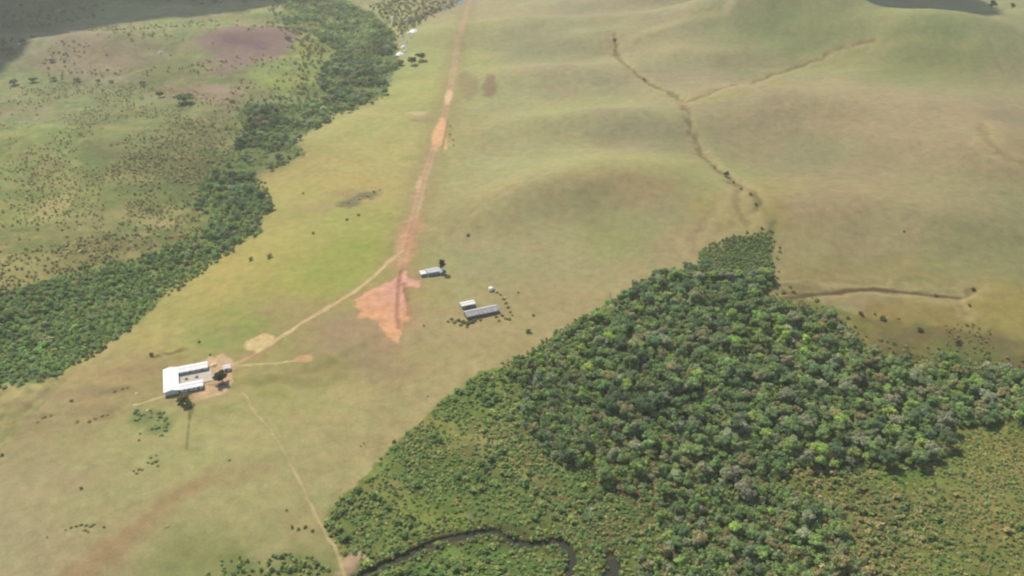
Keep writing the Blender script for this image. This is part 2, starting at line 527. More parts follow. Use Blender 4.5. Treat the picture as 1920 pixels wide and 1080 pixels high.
GALLERY_PX = [(-60, 715), (60, 722), (110, 704), (170, 660), (240, 618), (290, 580), (300, 552), (330, 535), (400, 488), (450, 452), (492, 436), (490, 400), (512, 382), (482, 352), (480, 325), (540, 306), (570, 290),
              (550, 264), (590, 240), (650, 206), (722, 180), (735, 145), (752, 118), (742, 95), (738, 60), (700, 25), (650, 0), (545, -6), (525, 40), (580, 62), (632, 92), (604, 122), (592, 152), (622, 182), (560, 194), (470, 194),
              (440, 205), (455, 228), (470, 248), (420, 293), (395, 325), (372, 345), (362, 385), (400, 405), (370, 440), (330, 455), (260, 485), (150, 510), (60, 530), (-60, 580)]
MARSH = [(615, 960), (632, 935), (680, 895), (735, 835), (800, 780), (860, 730), (900, 700), (962, 680), (1066, 616), (1112, 592), (1198, 534), (1292, 506), (1316, 486), (1326, 462), (1384, 444), (1448, 430), (1450, 540), (1600, 590), (1920, 640), (2200, 700), (2200, 1200), (660, 1200), (640, 1060), (612, 1000)]


def paint(X, Y):
    c = base_color(X, Y)
    n_big = fbm(X, Y, 90, 41, 4)
    n_mid = fbm(X, Y, 22, 43, 4)
    n_fine = fbm(X, Y, 5.5, 47, 3)
    n_tiny = fbm(X, Y, 2.0, 49, 2)
    px, py, dep = to_px(X, Y, 0 * X)
    rough = np.zeros(X.shape)
    marsh = sdist(X, Y, PP(MARSH)) / 6.0
    rough = np.maximum(rough, sstep(-0.6, 0.8, marsh + n_mid))
    gal, _ = seg_dist(X, Y, GALLERY_AXIS)
    left_of = (px < 760 - 0.9 * np.clip(py, 0, 900)).astype(float) * (Y > 200)
    rough = np.maximum(rough, 1.1 * sstep(0, 1, left_of))
    c = c * (1 - left_of[..., None] * np.array([0.10, 0.02, 0.13]))
    amp = 0.06 + 0.15 * rough
    c = c * (1 + 0.05 * n_big + amp * 0.9 * n_mid + amp * n_fine + amp * 0.6 * n_tiny)[..., None]
    dry = sstep(0.25, 0.8, fbm(X, Y, 26, 141, 4)) * rough
    wet = sstep(0.2, 0.75, fbm(X, Y, 32, 142, 4)) * rough
    c = mixc(c, 0.32 * dry, alb(160, 152, 104))
    c = mixc(c, 0.5 * wet, alb(98, 126, 68))
    # streaks of pinkish dry grass and greener grass in the pasture
    hue = 0.5 * fbm(X * 0.8 + Y * 0.3, Y, 60, 61, 4) + 0.5 * fbm(X, Y * 1.6, 16, 62, 3)
    hue_amt = 0.09 + 0.06 * rough
    c[..., 0] *= 1 + hue_amt * hue
    c[..., 1] *= 1 - hue_amt * 0.35 * hue
    c[..., 2] *= 1 + hue_amt * 0.5 * hue

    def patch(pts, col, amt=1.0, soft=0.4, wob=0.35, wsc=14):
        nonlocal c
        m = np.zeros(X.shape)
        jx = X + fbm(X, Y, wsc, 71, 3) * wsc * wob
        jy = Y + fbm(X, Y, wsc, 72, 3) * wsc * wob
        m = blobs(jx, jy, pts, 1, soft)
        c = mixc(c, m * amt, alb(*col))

    # purple-brown burnt field, far left
    patch([(410, 75, 42, 18), (470, 72, 60, 26), (530, 62, 32, 14)], (148, 116, 124), 0.8, 0.3, 0.5, 18)
    patch([(460, 82, 45, 10)], (128, 98, 118), 0.7, 0.5, 0.5, 25)
    patch([(402, 167, 32, 7)], (170, 148, 132), 0.7, 0.4)
    patch([(360, 85, 22, 12), (300, 100, 16, 4)], (168, 152, 120), 0.5, 0.5)
    patch([(225, 115, 40, 14), (150, 75, 60, 10)], (158, 138, 120), 0.5, 0.6)
    patch([(160, 25, 60, 12), (310, 50, 50, 8)], (146, 164, 104), 0.6, 0.6)
    patch([(310, 130, 40, 18)], (128, 132, 84), 0.7, 0.5)
    patch([(40, 205, 50, 12), (90, 310, 16, 14)], (168, 152, 118), 0.5, 0.5)
    patch([(100, 385, 30, 30)], (172, 164, 104), 0.55, 0.5)
    patch([(230, 400, 40, 12), (300, 415, 50, 14), (50, 500, 50, 12), (250, 480, 30, 8)], (176, 166, 112), 0.45, 0.6)
    patch([(25, 252, 30, 6), (215, 240, 40, 5), (250, 335, 60, 8), (455, 240, 25, 3)], (176, 168, 108), 0.5, 0.6)
    patch([(0, 20, 180, 60), (300, -10, 200, 14)], (92, 104, 78), 0.75, 0.5)  # dark green growth, its colour also deepening the cloud's shadow
    patch([(300, 418, 46, 12), (250, 440, 30, 8), (330, 395, 26, 8), (100, 390, 24, 26), (130, 345, 20, 12)], (178, 166, 116), 0.6, 0.5, 0.6, 12)
    patch([(300, 330, 60, 26), (210, 290, 50, 16), (380, 270, 40, 16)], (118, 118, 80), 0.45, 0.6, 0.6, 18)
    patch([(280, 372, 60, 10), (60, 350, 40, 14), (60, 470, 60, 8)], (132, 140, 82), 0.5, 0.6, 0.6, 18)
    patch([(630, 62, 30, 10), (600, 100, 16, 12), (560, 150, 30, 12)], (156, 162, 92), 0.6, 0.6, 0.5, 18)
    # bright grass on the slope
    patch([(620, 500, 45, 26), (660, 460, 40, 18), (585, 520, 22, 10)], (150, 164, 80), 0.35, 0.7)
    patch([(400, 640, 30, 12), (460, 615, 24, 14), (500, 600, 26, 12)], (140, 160, 86), 0.5, 0.6)
    # dark rocky ground and brown scars
    patch([(655, 380, 22, 8), (688, 366, 24, 8)], (122, 116, 92), 0.8, 0.35, 0.5, 8)
    patch([(600, 390, 24, 8), (640, 365, 20, 5)], (172, 146, 122), 0.4, 0.6)
    patch([(290, 664, 12, 3), (325, 655, 26, 4)], (122, 100, 70), 0.8, 0.5)
    patch([(640, 360, 30, 5), (250, 690, 80, 8), (120, 745, 90, 10)], (164, 138, 108), 0.45, 0.6)
    patch([(190, 735, 40, 8), (60, 800, 40, 16), (160, 770, 50, 10)], (146, 132, 100), 0.45, 0.6)
    # reddish band, lower left
    # greener pieces of the pasture
    patch([(520, 715, 120, 8), (650, 680, 60, 8)], (134, 134, 80), 0.45, 0.6)
    patch([(280, 785, 34, 14), (300, 800, 16, 12)], (118, 134, 82), 0.75, 0.6)
    patch([(520, 738, 40, 10), (400, 770, 60, 8)], (152, 156, 86), 0.5, 0.6)
    patch([(700, 670, 50, 24), (720, 700, 50, 16)], (162, 140, 114), 0.5, 0.7)
    patch([(1150, 440, 60, 40)], (152, 156, 100), 0.5, 0.8)
    patch([(1270, 260, 90, 30), (1010, 75, 60, 14)], (146, 142, 110), 0.4, 0.8)
    patch([(1180, 335, 60, 18)], (172, 146, 110), 0.4, 0.8)
    patch([(1040, 210, 60, 10), (1150, 190, 90, 10), (1180, 300, 150, 12)], (168, 172, 112), 0.5, 0.8)
    patch([(1760, 110, 110, 26), (1700, 135, 60, 10)], (132, 142, 90), 0.5, 0.7)
    patch([(1350, 180, 50, 6), (1450, 155, 30, 6), (1560, 110, 60, 8)], (168, 160, 96), 0.5, 0.7)
    patch([(882, 164, 17, 22), (872, 148, 12, 14)], (150, 134, 104), 0.7, 0.3, 0.2)
    patch([(917, 160, 13, 22)], (144, 124, 98), 0.8, 0.3, 0.2)
    patch([(925, 128, 6, 4), (897, 130, 4, 3)], (186, 168, 116), 0.6, 0.4)
    patch([(785, 212, 17, 3.5)], (214, 190, 160), 0.75, 0.4, 0.2)
    patch([(790, 225, 24, 4)], (166, 140, 116), 0.6, 0.5, 0.2)
    patch([(1395, 405, 46, 18), (1345, 405, 22, 14)], (178, 166, 104), 0.7, 0.6)
    patch([(1350, 420, 24, 8)], (146, 128, 90), 0.5, 0.6)
    patch([(1300, 465, 14, 34)], (180, 154, 120), 0.6, 0.7)
    # marsh soil and yellow flats
    patch([(660, 1062, 20, 16), (648, 1080, 22, 10)], (204, 174, 148), 0.85, 0.4)
    patch([(930, 830, 30, 10), (975, 890, 30, 12)], (172, 158, 106), 0.6, 0.7)
    patch([(1190, 905, 40, 9), (1150, 890, 16, 5)], (122, 88, 66), 0.8, 0.4)
    patch([(1050, 945, 30, 10), (1140, 985, 36, 22)], (126, 108, 80), 0.55, 0.6)
    patch([(1500, 520, 60, 10), (1480, 545, 40, 8)], (130, 118, 76), 0.6, 0.6)
    patch([(1900, 870, 50, 60), (1850, 930, 60, 50)], (160, 142, 92), 0.3, 0.7)

    def line(pts, w0, col, w1=None, amt=1.0, soft=0.5, jit=0.3, sd=50, world=None, warp=False):
        nonlocal c
        q, t = ribbon(X, Y, pts, w0, w1, jit, sd, world, warp)
        m = 1 - sstep(1 - soft, 1 + soft, q)
        c = mixc(c, m * amt, alb(*col))
        return m

    line([(500, 872), (440, 884), (380, 900), (335, 928), (290, 962), (245, 1000), (200, 1036), (150, 1075), (110, 1110)], 7.5, (172, 148, 112), 11.0, 0.42, 0.75, 0.5, 59)
    line([(380, 902), (335, 930), (290, 964), (245, 1002), (200, 1038), (150, 1080)], 3.6, (170, 132, 100), 6.0, 0.42, 0.8, 0.8, 60)
    # pale crests, lighter grass plus ridge light painted in, and the dark drainage line
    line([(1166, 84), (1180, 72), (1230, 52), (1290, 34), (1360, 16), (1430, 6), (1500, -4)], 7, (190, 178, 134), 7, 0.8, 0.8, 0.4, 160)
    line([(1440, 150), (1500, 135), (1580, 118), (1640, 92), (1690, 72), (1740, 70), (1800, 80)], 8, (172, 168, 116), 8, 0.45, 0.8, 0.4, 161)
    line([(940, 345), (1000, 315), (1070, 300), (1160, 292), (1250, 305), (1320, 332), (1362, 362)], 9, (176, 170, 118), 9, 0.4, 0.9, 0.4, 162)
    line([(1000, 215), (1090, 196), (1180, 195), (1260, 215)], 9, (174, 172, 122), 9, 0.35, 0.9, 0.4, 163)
    line([(1428, 362), (1444, 392), (1452, 425), (1450, 450)], 2.6, (150, 144, 86), 2.6, 0.6, 0.8, 0.5, 164, None, True)
    line([(1372, 368), (1345, 398), (1318, 425), (1306, 455), (1306, 485)], 4.0, (182, 158, 122), 4, 0.6, 0.8, 0.4, 165, None, True)
    line([(1350, 322), (1380, 345), (1412, 360), (1424, 380), (1440, 402), (1448, 432)], 3.4, (112, 108, 66), 2.6, 0.7, 0.8, 0.9, 166, None, True)
    line([(1460, 528), (1530, 524), (1600, 530), (1660, 526), (1720, 522)], 4.0, (126, 122, 76), 4, 0.6, 0.8, 0.5, 168)
    patch([(1510, 545, 60, 8), (1470, 535, 30, 12)], (118, 108, 72), 0.5, 0.7)
    patch([(1745, 628, 70, 16), (1850, 640, 60, 14), (1680, 640, 40, 16)], (116, 104, 74), 0.6, 0.8)  # brown ground, with the dull shade above the right wood painted in
    patch([(640, 612, 60, 26), (700, 625, 30, 18)], (172, 146, 118), 0.4, 0.8)
    patch([(205, 737, 28, 7), (232, 730, 18, 5), (85, 780, 26, 6), (190, 782, 26, 7)], (134, 124, 88), 0.5, 0.5, 0.6, 8)
    # faint worn grass either side of the strip
    line(None, 16, (160, 146, 104), 14, 0.5, 0.6, 0.4, 51, RUNWAY)
    # gullies: dry banks and dark beds
    for pts, w, dep in GUL:
        line(None, w * 1.7, (182, 166, 122), None, 0.5, 0.7, 0.6, 52, pts, True)
        line(None, w * 0.42, (116, 106, 70), None, min(1, 0.24 * dep), 0.8, 1.1, 53, pts, True)
    for pts, w in ((CREEK0, 6.5), (CREEK20, 7.0), (FARC0, 9)):
        line(None, w, (92, 84, 56), None, 0.8, 0.5, 0.4, 54, pts)
    line([(1460, 560), (1510, 553), (1545, 549), (1600, 543), (1640, 540), (1690, 545), (1745, 552), (1800, 555)], 2.6, (100, 84, 58), 1.6, 0.95, 0.7, 0.4, 167)
    # ditch below the house and small faint trails
    line([(357, 762), (355, 790), (352, 815), (350, 842)], 0.7, (122, 120, 72), None, 0.6, 0.6, 0.3, 55)
    line([(358, 765), (356, 785)], 1.5, (104, 112, 62), None, 0.6, 0.6, 0.5, 56)
    line([(990, 320), (940, 355), (880, 395), (850, 425)], 3.0, (184, 168, 124), None, 0.4, 0.8, 0.3, 57)
    line([(700, 635), (600, 690), (480, 720)], 4.0, (134, 130, 80), None, 0.45, 0.8, 0.3, 58)
    return c


# ------------------------------------------------------------ the surfaces that share the ground sheet
TRACK_PX = [(752, 470), (742, 480), (724, 493), (705, 515), (680, 535), (650, 556), (610, 580), (570, 602), (530, 630), (500, 650), (470, 668), (440, 685)]
SIDE_PX = [(440, 686), (480, 684), (520, 681), (560, 677), (584, 673)]
FOOT_PX = [(455, 735), (470, 760), (490, 785), (505, 805), (525, 832), (545, 868), (560, 898), (575, 928), (592, 962), (612, 1000), (630, 1035), (645, 1072), (655, 1100)]
LEFTPATH_PX = [(252, 761), (275, 754), (300, 744), (318, 738)]
FAN_PX = [(750, 512), (742, 522), (715, 535), (690, 545), (668, 560), (664, 576), (678, 584), (668, 597), (690, 596), (706, 602), (716, 618), (724, 630), (745, 642), (751, 632), (748, 616), (754, 604), (768, 603), (770, 590), (766, 570), (760, 552), (756, 538), (786, 540), (788, 526), (766, 522), (762, 508)]
YARD_PX = [(352, 690), (380, 678), (396, 668), (404, 672), (412, 662), (432, 672), (446, 684), (434, 700), (436, 716), (424, 738), (366, 752), (360, 742), (364, 728), (384, 716), (372, 700)]
PLOT_PX = [(458, 648), (462, 640), (494, 625), (512, 630), (516, 638), (508, 646), (485, 658), (465, 658)]
END_PX = (572, 673)


def build_ground():
    # rows by distance, columns fanning out: about one picture element per cell where it is seen
    ys = [-2500, -1500, -800, -400, -200, -50, 60, 120, 165]
    y = 190.0
    while y < 1750:
        ys.append(y)
        y += max(0.62, 0.62 * (y / 330.0) ** 1.65)
    while y < 7500:
        ys.append(y)
        y *= 1.06
    ys = np.array(ys)
    us = np.concatenate([[-9, -5, -3, -2.0, -1.4, -1.1], np.linspace(-0.86, 0.86, 1180), [1.1, 1.4, 2.0, 3, 5, 9]])
    depth = np.maximum(ys, 150) * math.cos(PITCH) + CAM_H * math.sin(PITCH)
    X = us[None, :] * depth[:, None]
    Y = np.repeat(ys[:, None], len(us), 1)
    Z = height(X, Y)
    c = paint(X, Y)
    r, n = X.shape

    def jit(seed, sc=5.0):
        return fbm(X, Y, sc, seed, 3)

    region = np.zeros(X.shape, int)
    # 1 airstrip, 2 bare earth at its end, 3 dirt track, 4 footpath, 5 yard, 6 bare plot, 7 side path, 8 left path
    # airstrip
    d, t = seg_dist(X, Y, RUNWAY)
    half = np.interp(t, np.linspace(0, 1, len(RUNWAY)), [3, 9, 11.5, 9.5, 7.0, 6.2, 6.5, 6.4, 6.2, 6, 6, 6, 6, 6])
    q = d / half + 0.35 * jit(81, 14) + 0.12 * jit(82, 4)
    m = 1 - sstep(0.45, 1.1, q)
    stripe = 0.5 + 0.5 * np.cos(np.clip(d / half, 0, 1.4) * 5.2)
    run_col = np.array(alb(182, 154, 122))[None, None, :] * (1 + 0.10 * jit(83, 20) + 0.06 * jit(84, 3))[..., None]
    grassy = sstep(0.30, 0.62, t)
    run_col = mixc(run_col, 0.30 * grassy, alb(176, 158, 118))
    run_col = mixc(run_col, 0.55 * sstep(0.0, 0.9, jit(188, 9)), alb(166, 150, 108))
    run_col = mixc(run_col, 0.45 * stripe * (1 - 0.4 * grassy), alb(208, 174, 144))
    run_col = mixc(run_col, 0.65 * (1 - sstep(0.14, 0.24, t)), alb(206, 156, 124))
    c = c * (1 - (0.78 * m)[..., None]) + run_col * (0.78 * m)[..., None]
    region[q < 0.8] = 1
    for off in (2.3, ):
        rut = np.exp(-((d - off - 0.5 * jit(189, 20)) / 0.9) ** 2) * (0.55 + 0.45 * jit(190, 12)) * (d < half)
        c = mixc(c, np.clip(rut, 0, 1) * 0.6, alb(216, 186, 158))
    # orange bare spots on it
    for (x_, y_, rx, ry, col, a) in [(823, 252, 12, 26, (232, 182, 142), .95), (826, 240, 8, 20, (236, 184, 146), .8), (841, 182, 7, 13, (234, 196, 160), .95), (838, 268, 5, 12, (224, 188, 140), .8),
                                     (758, 455, 16, 22, (218, 166, 134), .55), (786, 345, 5, 14, (222, 182, 152), .6), (745, 488, 22, 10, (212, 164, 132), .6), (773, 430, 10, 24, (196, 146, 118), .4),
                                     (802, 430, 14, 4, (204, 168, 134), .55), (798, 318, 6, 14, (206, 170, 132), .4), (848, 152, 6, 12, (196, 170, 132), .4)]:
        mm = blobs(X + jit(85, 4) * 1.5, Y + jit(86, 4) * 3, [(x_, y_, rx, ry)], 1, 0.25)
        c = mixc(c, mm * a, alb(*col))
    mm = blobs(X, Y, [(835, 250, 2.5, 26), (842, 258, 3, 14)], 1, 0.4)
    c = mixc(c, mm * 0.5, alb(132, 112, 84))
    # bare earth fan
    fan = PP(FAN_PX)
    s = sdist(X, Y, fan) + jit(87, 5) * 1.6
    m = sstep(-1.0, 1.2, s)
    pxx, pyy, _ = to_px(X, Y, Z)
    w = sstep(0.0, 1.0, (pyy - 520) / 90 + 0.35 * jit(88, 8) + np.clip((735 - pxx) / 90, -0.4, 1.0) * 0.7)
    fan_col = mixc(np.ones(X.shape + (3,)) * alb(226, 172, 158), w, alb(228, 173, 134)) * (1 + 0.09 * jit(89, 5) + 0.06 * jit(90, 1.8))[..., None]
    c = c * (1 - m[..., None]) + fan_col * m[..., None]
    region[s > 0] = 2
    halo = sstep(-16, 0, s) * (1 - m) * 0.55 * sstep(-0.3, 0.7, jit(91, 12) + 0.3)
    c = mixc(c, halo, alb(184, 142, 116))
    for pts, wd in ((SEAM0, 1.5), (SEAM20, 1.9)):
        d, t = seg_dist(X, Y, pts)
        c = mixc(c, (1 - sstep(0.4, 1.5, d / wd + 0.5 * jit(92, 3))) * 0.55, alb(152, 112, 84))
    # dirt track
    for pts, hw, col, code, edge in ((TRACK_PX, 1.35, (212, 188, 142), 3, 0.12), (SIDE_PX, 0.8, (200, 186, 134), 7, 0.15), (FOOT_PX, 0.62, (190, 178, 132), 4, 0.25), (LEFTPATH_PX, 0.65, (206, 196, 142), 8, 0.2)):
        d, t = seg_dist(*wander(X, Y, 0.9, 9.0), smooth(PP(pts), 2))
        wv = hw * (1 + 0.35 * jit(95 + code, 7))
        side = 1 - sstep(0.5, 1.6, d / (wv * 2.6))
        c = mixc(c, side * 0.35, alb(176, 150, 112))
        m = 1 - sstep(0.7, 1.45, d / wv + edge * jit(105 + code, 2.2))
        cc = np.array(alb(*col)) * (1 + 0.10 * jit(115 + code, 9))[..., None]
        c = c * (1 - m[..., None]) + cc * m[..., None]
        region[(d / wv < 1.05) & (region == 0)] = code
    # pinkish worn strip beside the track next to the plot
    c = mixc(c, blobs(X, Y, [(470, 668, 30, 6), (500, 652, 18, 5)], 1, 0.5) * 0.6, alb(186, 146, 112))
    # plot and the trail's end
    s = sdist(X, Y, PP(PLOT_PX)) + jit(121, 4) * 1.2
    m = sstep(-0.8, 0.8, s)
    cc = np.array(alb(222, 196, 146)) * (1 + 0.07 * jit(122, 3))[..., None]
    c = c * (1 - m[..., None]) + cc * m[..., None]
    region[s > 0] = 6
    m = blobs(X + jit(123, 4), Y + jit(124, 4), [(572, 672, 15, 7), (560, 674, 8, 4)], 1, 0.35)
    c = mixc(c, m, alb(208, 172, 130))
    region[(m > 0.5)] = 7
    # yard
    s = sdist(X, Y, PP(YARD_PX)) + jit(125, 4) * 0.9
    m = sstep(-0.8, 0.8, s)
    cc = np.array(alb(212, 180, 146)) * (1 + 0.12 * jit(126, 4) + 0.06 * jit(127, 1.5))[..., None]
    c = c * (1 - m[..., None]) + cc * m[..., None]
    c = mixc(c, blobs(X + jit(128, 3), Y + jit(129, 3), [(408, 722, 22, 2.6), (376, 729, 6, 3)], 1, 0.4) * 0.7, alb(160, 138, 102))  # first blob: the round tree's cast shadow, painted into the yard colour
    c = mixc(c, blobs(X, Y, [(425, 676, 12, 5), (384, 694, 12, 6)], 1, 0.5) * 0.5, alb(216, 186, 170))
    region[s > 0] = 5

    verts = np.stack([X, Y, Z], -1).reshape(-1, 3)
    cols = np.clip(c, 0.004, 0.9).reshape(-1, 3)
    idx = np.arange(r * n).reshape(r, n)
    quads = np.stack([idx[:-1, :-1], idx[:-1, 1:], idx[1:, 1:], idx[1:, :-1]], -1).reshape(-1, 4)
    reg = region.reshape(-1)
    fr = reg[quads]
    code = np.where((fr > 0).sum(1) >= 2, fr.max(1), 0)
    names = {0: ('ground', MAT_GROUND), 1: ('airstrip', MAT_EARTH), 2: ('bare_earth', MAT_EARTH), 3: ('dirt_track', MAT_EARTH), 4: ('footpath', MAT_EARTH),
             5: ('yard', MAT_EARTH), 6: ('bare_plot', MAT_EARTH), 7: ('side_path', MAT_EARTH), 8: ('garden_path', MAT_EARTH)}
    # smooth normals of the whole sheet, kept on each piece so that no seam shows
    gx = np.gradient(Z, axis=1) / np.maximum(np.gradient(X, axis=1), 1e-6)
    zy = np.gradient(Z, axis=0); xy = np.gradient(X, axis=0); yy = np.maximum(np.gradient(Y, axis=0), 1e-6)
    gy = (zy - gx * xy) / yy
    nrm = np.stack([-gx, -gy, np.ones_like(gx)], -1)
    nrm /= np.linalg.norm(nrm, axis=-1, keepdims=True)
    nrm = nrm.reshape(-1, 3)
    for k, (nm, mt) in names.items():
        f = quads[code == k]
        if len(f) == 0: continue
        used, inv = np.unique(f.ravel(), return_inverse=True)
        me = mesh_from(nm, verts[used], inv.reshape(-1, 4), mt, True, cols[used])
        me.normals_split_custom_set_from_vertices(nrm[used].tolist())
        o = link(nm, me)
        tag(o, kind='structure')


build_ground()


# ------------------------------------------------------------ water
def water(name, pts, half):
    pts = np.asarray(pts, float)
    fine = []
    for a, b in zip(pts[:-1], pts[1:]):
        for t in np.linspace(0, 1, 6)[:-1]:
            fine.append(a + (b - a) * t)
    fine.append(pts[-1])
    fine = np.array(fine)
    for k in range(3):
        fine[1:-1] = (fine[:-2] + 2 * fine[1:-1] + fine[2:]) / 4
    tg = np.gradient(fine, axis=0)
    tg /= np.linalg.norm(tg, axis=1, keepdims=True) + 1e-9
    nr = np.stack([-tg[:, 1], tg[:, 0]], 1)
    zb = height_base(fine[:, 0], fine[:, 1]) - 1.05
    zb = np.convolve(np.pad(zb, 8, mode='edge'), np.ones(17) / 17, 'valid')
    V = []
    for s in (-1, -0.33, 0.33, 1):
        p = fine + nr * half * s
        V.append(np.stack([p[:, 0], p[:, 1], zb], 1))
    n = len(fine)
    V = np.concatenate(V)
    Fc = [[k * n + i, k * n + i + 1, (k + 1) * n + i + 1, (k + 1) * n + i] for k in range(3) for i in range(n - 1)]
    m, nt, N, L, b = new_mat(name)
    tc = N.new('ShaderNodeTexCoord')
    nz = N.new('ShaderNodeTexNoise'); nz.inputs['Scale'].default_value = 0.5; nz.inputs['Detail'].default_value = 4
    L.new(tc.outputs['Object'], nz.inputs['Vector'])
    cr = N.new('ShaderNodeValToRGB')
    cr.color_ramp.elements[0].color = (0.022, 0.024, 0.014, 1); cr.color_ramp.elements[1].color = (0.048, 0.042, 0.024, 1)
    L.new(nz.outputs['Fac'], cr.inputs['Fac']); L.new(cr.outputs['Color'], b.inputs['Base Color'])
    b.inputs['Roughness'].default_value = 0.12
    b.inputs['Specular IOR Level'].default_value = 0.22
    bp = N.new('ShaderNodeBump'); bp.inputs['Strength'].default_value = 0.15; bp.inputs['Distance'].default_value = 0.1
    n2 = N.new('ShaderNodeTexNoise'); n2.inputs['Scale'].default_value = 2.5
    L.new(tc.outputs['Object'], n2.inputs['Vector']); L.new(n2.outputs['Fac'], bp.inputs['Height']); L.new(bp.outputs['Normal'], b.inputs['Normal'])
    o = link(name, mesh_from(name, V, Fc, m, True))
    tag(o, kind='structure')


water('creek_water', CREEK0, 2.3)
water('pool_water', CREEK20, 5.0)
water('river_water', FARC0, 7.0)


# ------------------------------------------------------------ foliage geometry
def leaf_cloud(rng, lobes, count, size, tilt=0.42, up=0.25):
    """small leaf-clump faces over a set of ellipsoid lobes (cx,cy,cz,rx,ry,rz); returns verts, quads"""
    lobes = np.array(lobes, float)
    wts = (lobes[:, 3] * lobes[:, 4] + lobes[:, 3] * lobes[:, 5])
    wts /= wts.sum()
    pick = rng.choice(len(lobes), count, p=wts)
    Lb = lobes[pick]
    d = rng.normal(size=(count, 3))
    d[:, 2] = np.abs(d[:, 2]) * 0.9 - 0.25 * rng.random(count)
    d /= np.linalg.norm(d, axis=1, keepdims=True)
    rad = 0.78 + 0.30 * rng.random(count)
    p = Lb[:, :3] + d * Lb[:, 3:6] * rad[:, None]
    nrm = d + rng.normal(size=(count, 3)) * tilt
    nrm[:, 2] += up
    nrm /= np.linalg.norm(nrm, axis=1, keepdims=True)
    a = np.cross(nrm, rng.normal(size=(count, 3)))
    a /= np.linalg.norm(a, axis=1, keepdims=True) + 1e-9
    b = np.cross(nrm, a)
    s = size * (0.6 + 0.8 * rng.random(count))
    a *= s[:, None]
    b *= (s * (0.6 + 0.5 * rng.random(count)))[:, None]
    bend = nrm * (s * 0.25)[:, None]
    V = np.stack([p - a - bend, p - b * 0.9, p + a - bend, p + b], 1).reshape(-1, 3)
    Fq = np.arange(count * 4).reshape(-1, 4)
    return V, Fq


def make_lobes(rng, radius, hgt, base, n, flat=0.75):
    """an uneven crown: lobes of different size at different heights, one leader off centre"""
    ox, oy = rng.normal(size=2) * radius * 0.12
    L = [(ox, oy, base + hgt * 0.48, radius * 0.55, radius * 0.52, hgt * 0.46)]
    el, ea = rng.uniform(1.0, 1.3), rng.uniform(0, 3.14)
    for k in range(n):
        a = 2 * math.pi * (k + rng.random() * 0.9) / n
        rr = radius * (0.35 + 0.48 * rng.random())
        q = radius * (0.20 + 0.26 * rng.random())
        x, y = math.cos(a) * rr * el, math.sin(a) * rr / el
        x, y = x * math.cos(ea) - y * math.sin(ea), x * math.sin(ea) + y * math.cos(ea)
        L.append((x + ox, y + oy, base + hgt * (0.18 + 0.68 * rng.random()), q, q * (0.7 + 0.5 * rng.random()), q * flat * rng.uniform(0.7, 1.1)))
    return L


def tube(pts, rads, seg=6):
    V, Fq = [], []
    pts = [Vector(p) for p in pts]
    for i, p in enumerate(pts):
        t = (pts[min(i + 1, len(pts) - 1)] - pts[max(i - 1, 0)]).normalized()
        u = t.orthogonal().normalized()
        v = t.cross(u)
        for k in range(seg):
            a = 2 * math.pi * k / seg
            V.append(p + (u * math.cos(a) + v * math.sin(a)) * rads[i])
    for i in range(len(pts) - 1):
        for k in range(seg):
            Fq.append([i * seg + k, i * seg + (k + 1) % seg, (i + 1) * seg + (k + 1) % seg, (i + 1) * seg + k])
    return np.array([tuple(v) for v in V]), np.array(Fq)


def merge(parts):
    V, Fq, o = [], [], 0
    for v, f in parts:
        V.append(v); Fq.append(f + o); o += len(v)
    return np.concatenate(V), np.concatenate(Fq)


def trunk_geo(rng, h, r, limbs, spread):
    lean = rng.normal(size=2) * 0.25
    top = (lean[0], lean[1], h * 0.72)
    parts = [tube([(0, 0, -0.5), (lean[0] * 0.3, lean[1] * 0.3, h * 0.3), top], [r * 1.35, r, r * 0.55])]
    for k in range(limbs):
        a = 2 * math.pi * (k + rng.random() * 0.6) / limbs
        s = (lean[0] * 0.4, lean[1] * 0.4, h * (0.32 + 0.25 * rng.random()))
        e = (math.cos(a) * spread * 0.75, math.sin(a) * spread * 0.75, h * (0.66 + 0.2 * rng.random()))
        mid = ((s[0] + e[0]) * 0.45, (s[1] + e[1]) * 0.45, (s[2] + e[2]) * 0.5 + 0.2)
        parts.append(tube([s, mid, e], [r * 0.5, r * 0.36, r * 0.15], 5))
    return merge(parts)


vr = np.random.default_rng(5)
VAR = []       # (crown verts, quads, crown mesh, trunk mesh)
spec = [  # radius, crown height, base, lobes, leaf size, count
    (4.0, 5.0, 2.8, 10, 0.50, 900), (3.5, 5.8, 2.8, 9, 0.48, 850), (4.5, 4.4, 3.4, 12, 0.54, 950),
    (3.2, 4.2, 2.4, 7, 0.46, 700), (3.8, 5.2, 3.2, 10, 0.50, 850), (4.2, 5.6, 2.6, 13, 0.50, 1000)]
for k, (r_, h_, b_, n_, s_, c_) in enumerate(spec):
    lb = make_lobes(vr, r_, h_, b_, n_)
    V, Fq = leaf_cloud(vr, lb, c_, s_)
    cm = mesh_from('crown', V, Fq, MAT_LEAF)
    tv, tf = trunk_geo(vr, b_ + h_, 0.24, 4, r_)
    tm = mesh_from('trunk', tv, tf, MAT_BARK, True)
    lo_v, lo_f = leaf_cloud(vr, lb, int(c_ * 0.36), s_ * 1.45)
    VAR.append((lo_v, lo_f, cm, tm))
SHRUB = []
for k in range(4):
    lb = make_lobes(vr, 1.0, 1.2, 0.05, 4, 0.8)
    V, Fq = leaf_cloud(vr, lb, 110, 0.24, 0.4, 0.8)
    SHRUB.append((*leaf_cloud(vr, lb, 26, 0.42, 0.35, 0.9), mesh_from('leaves', V, Fq, MAT_LEAF)))


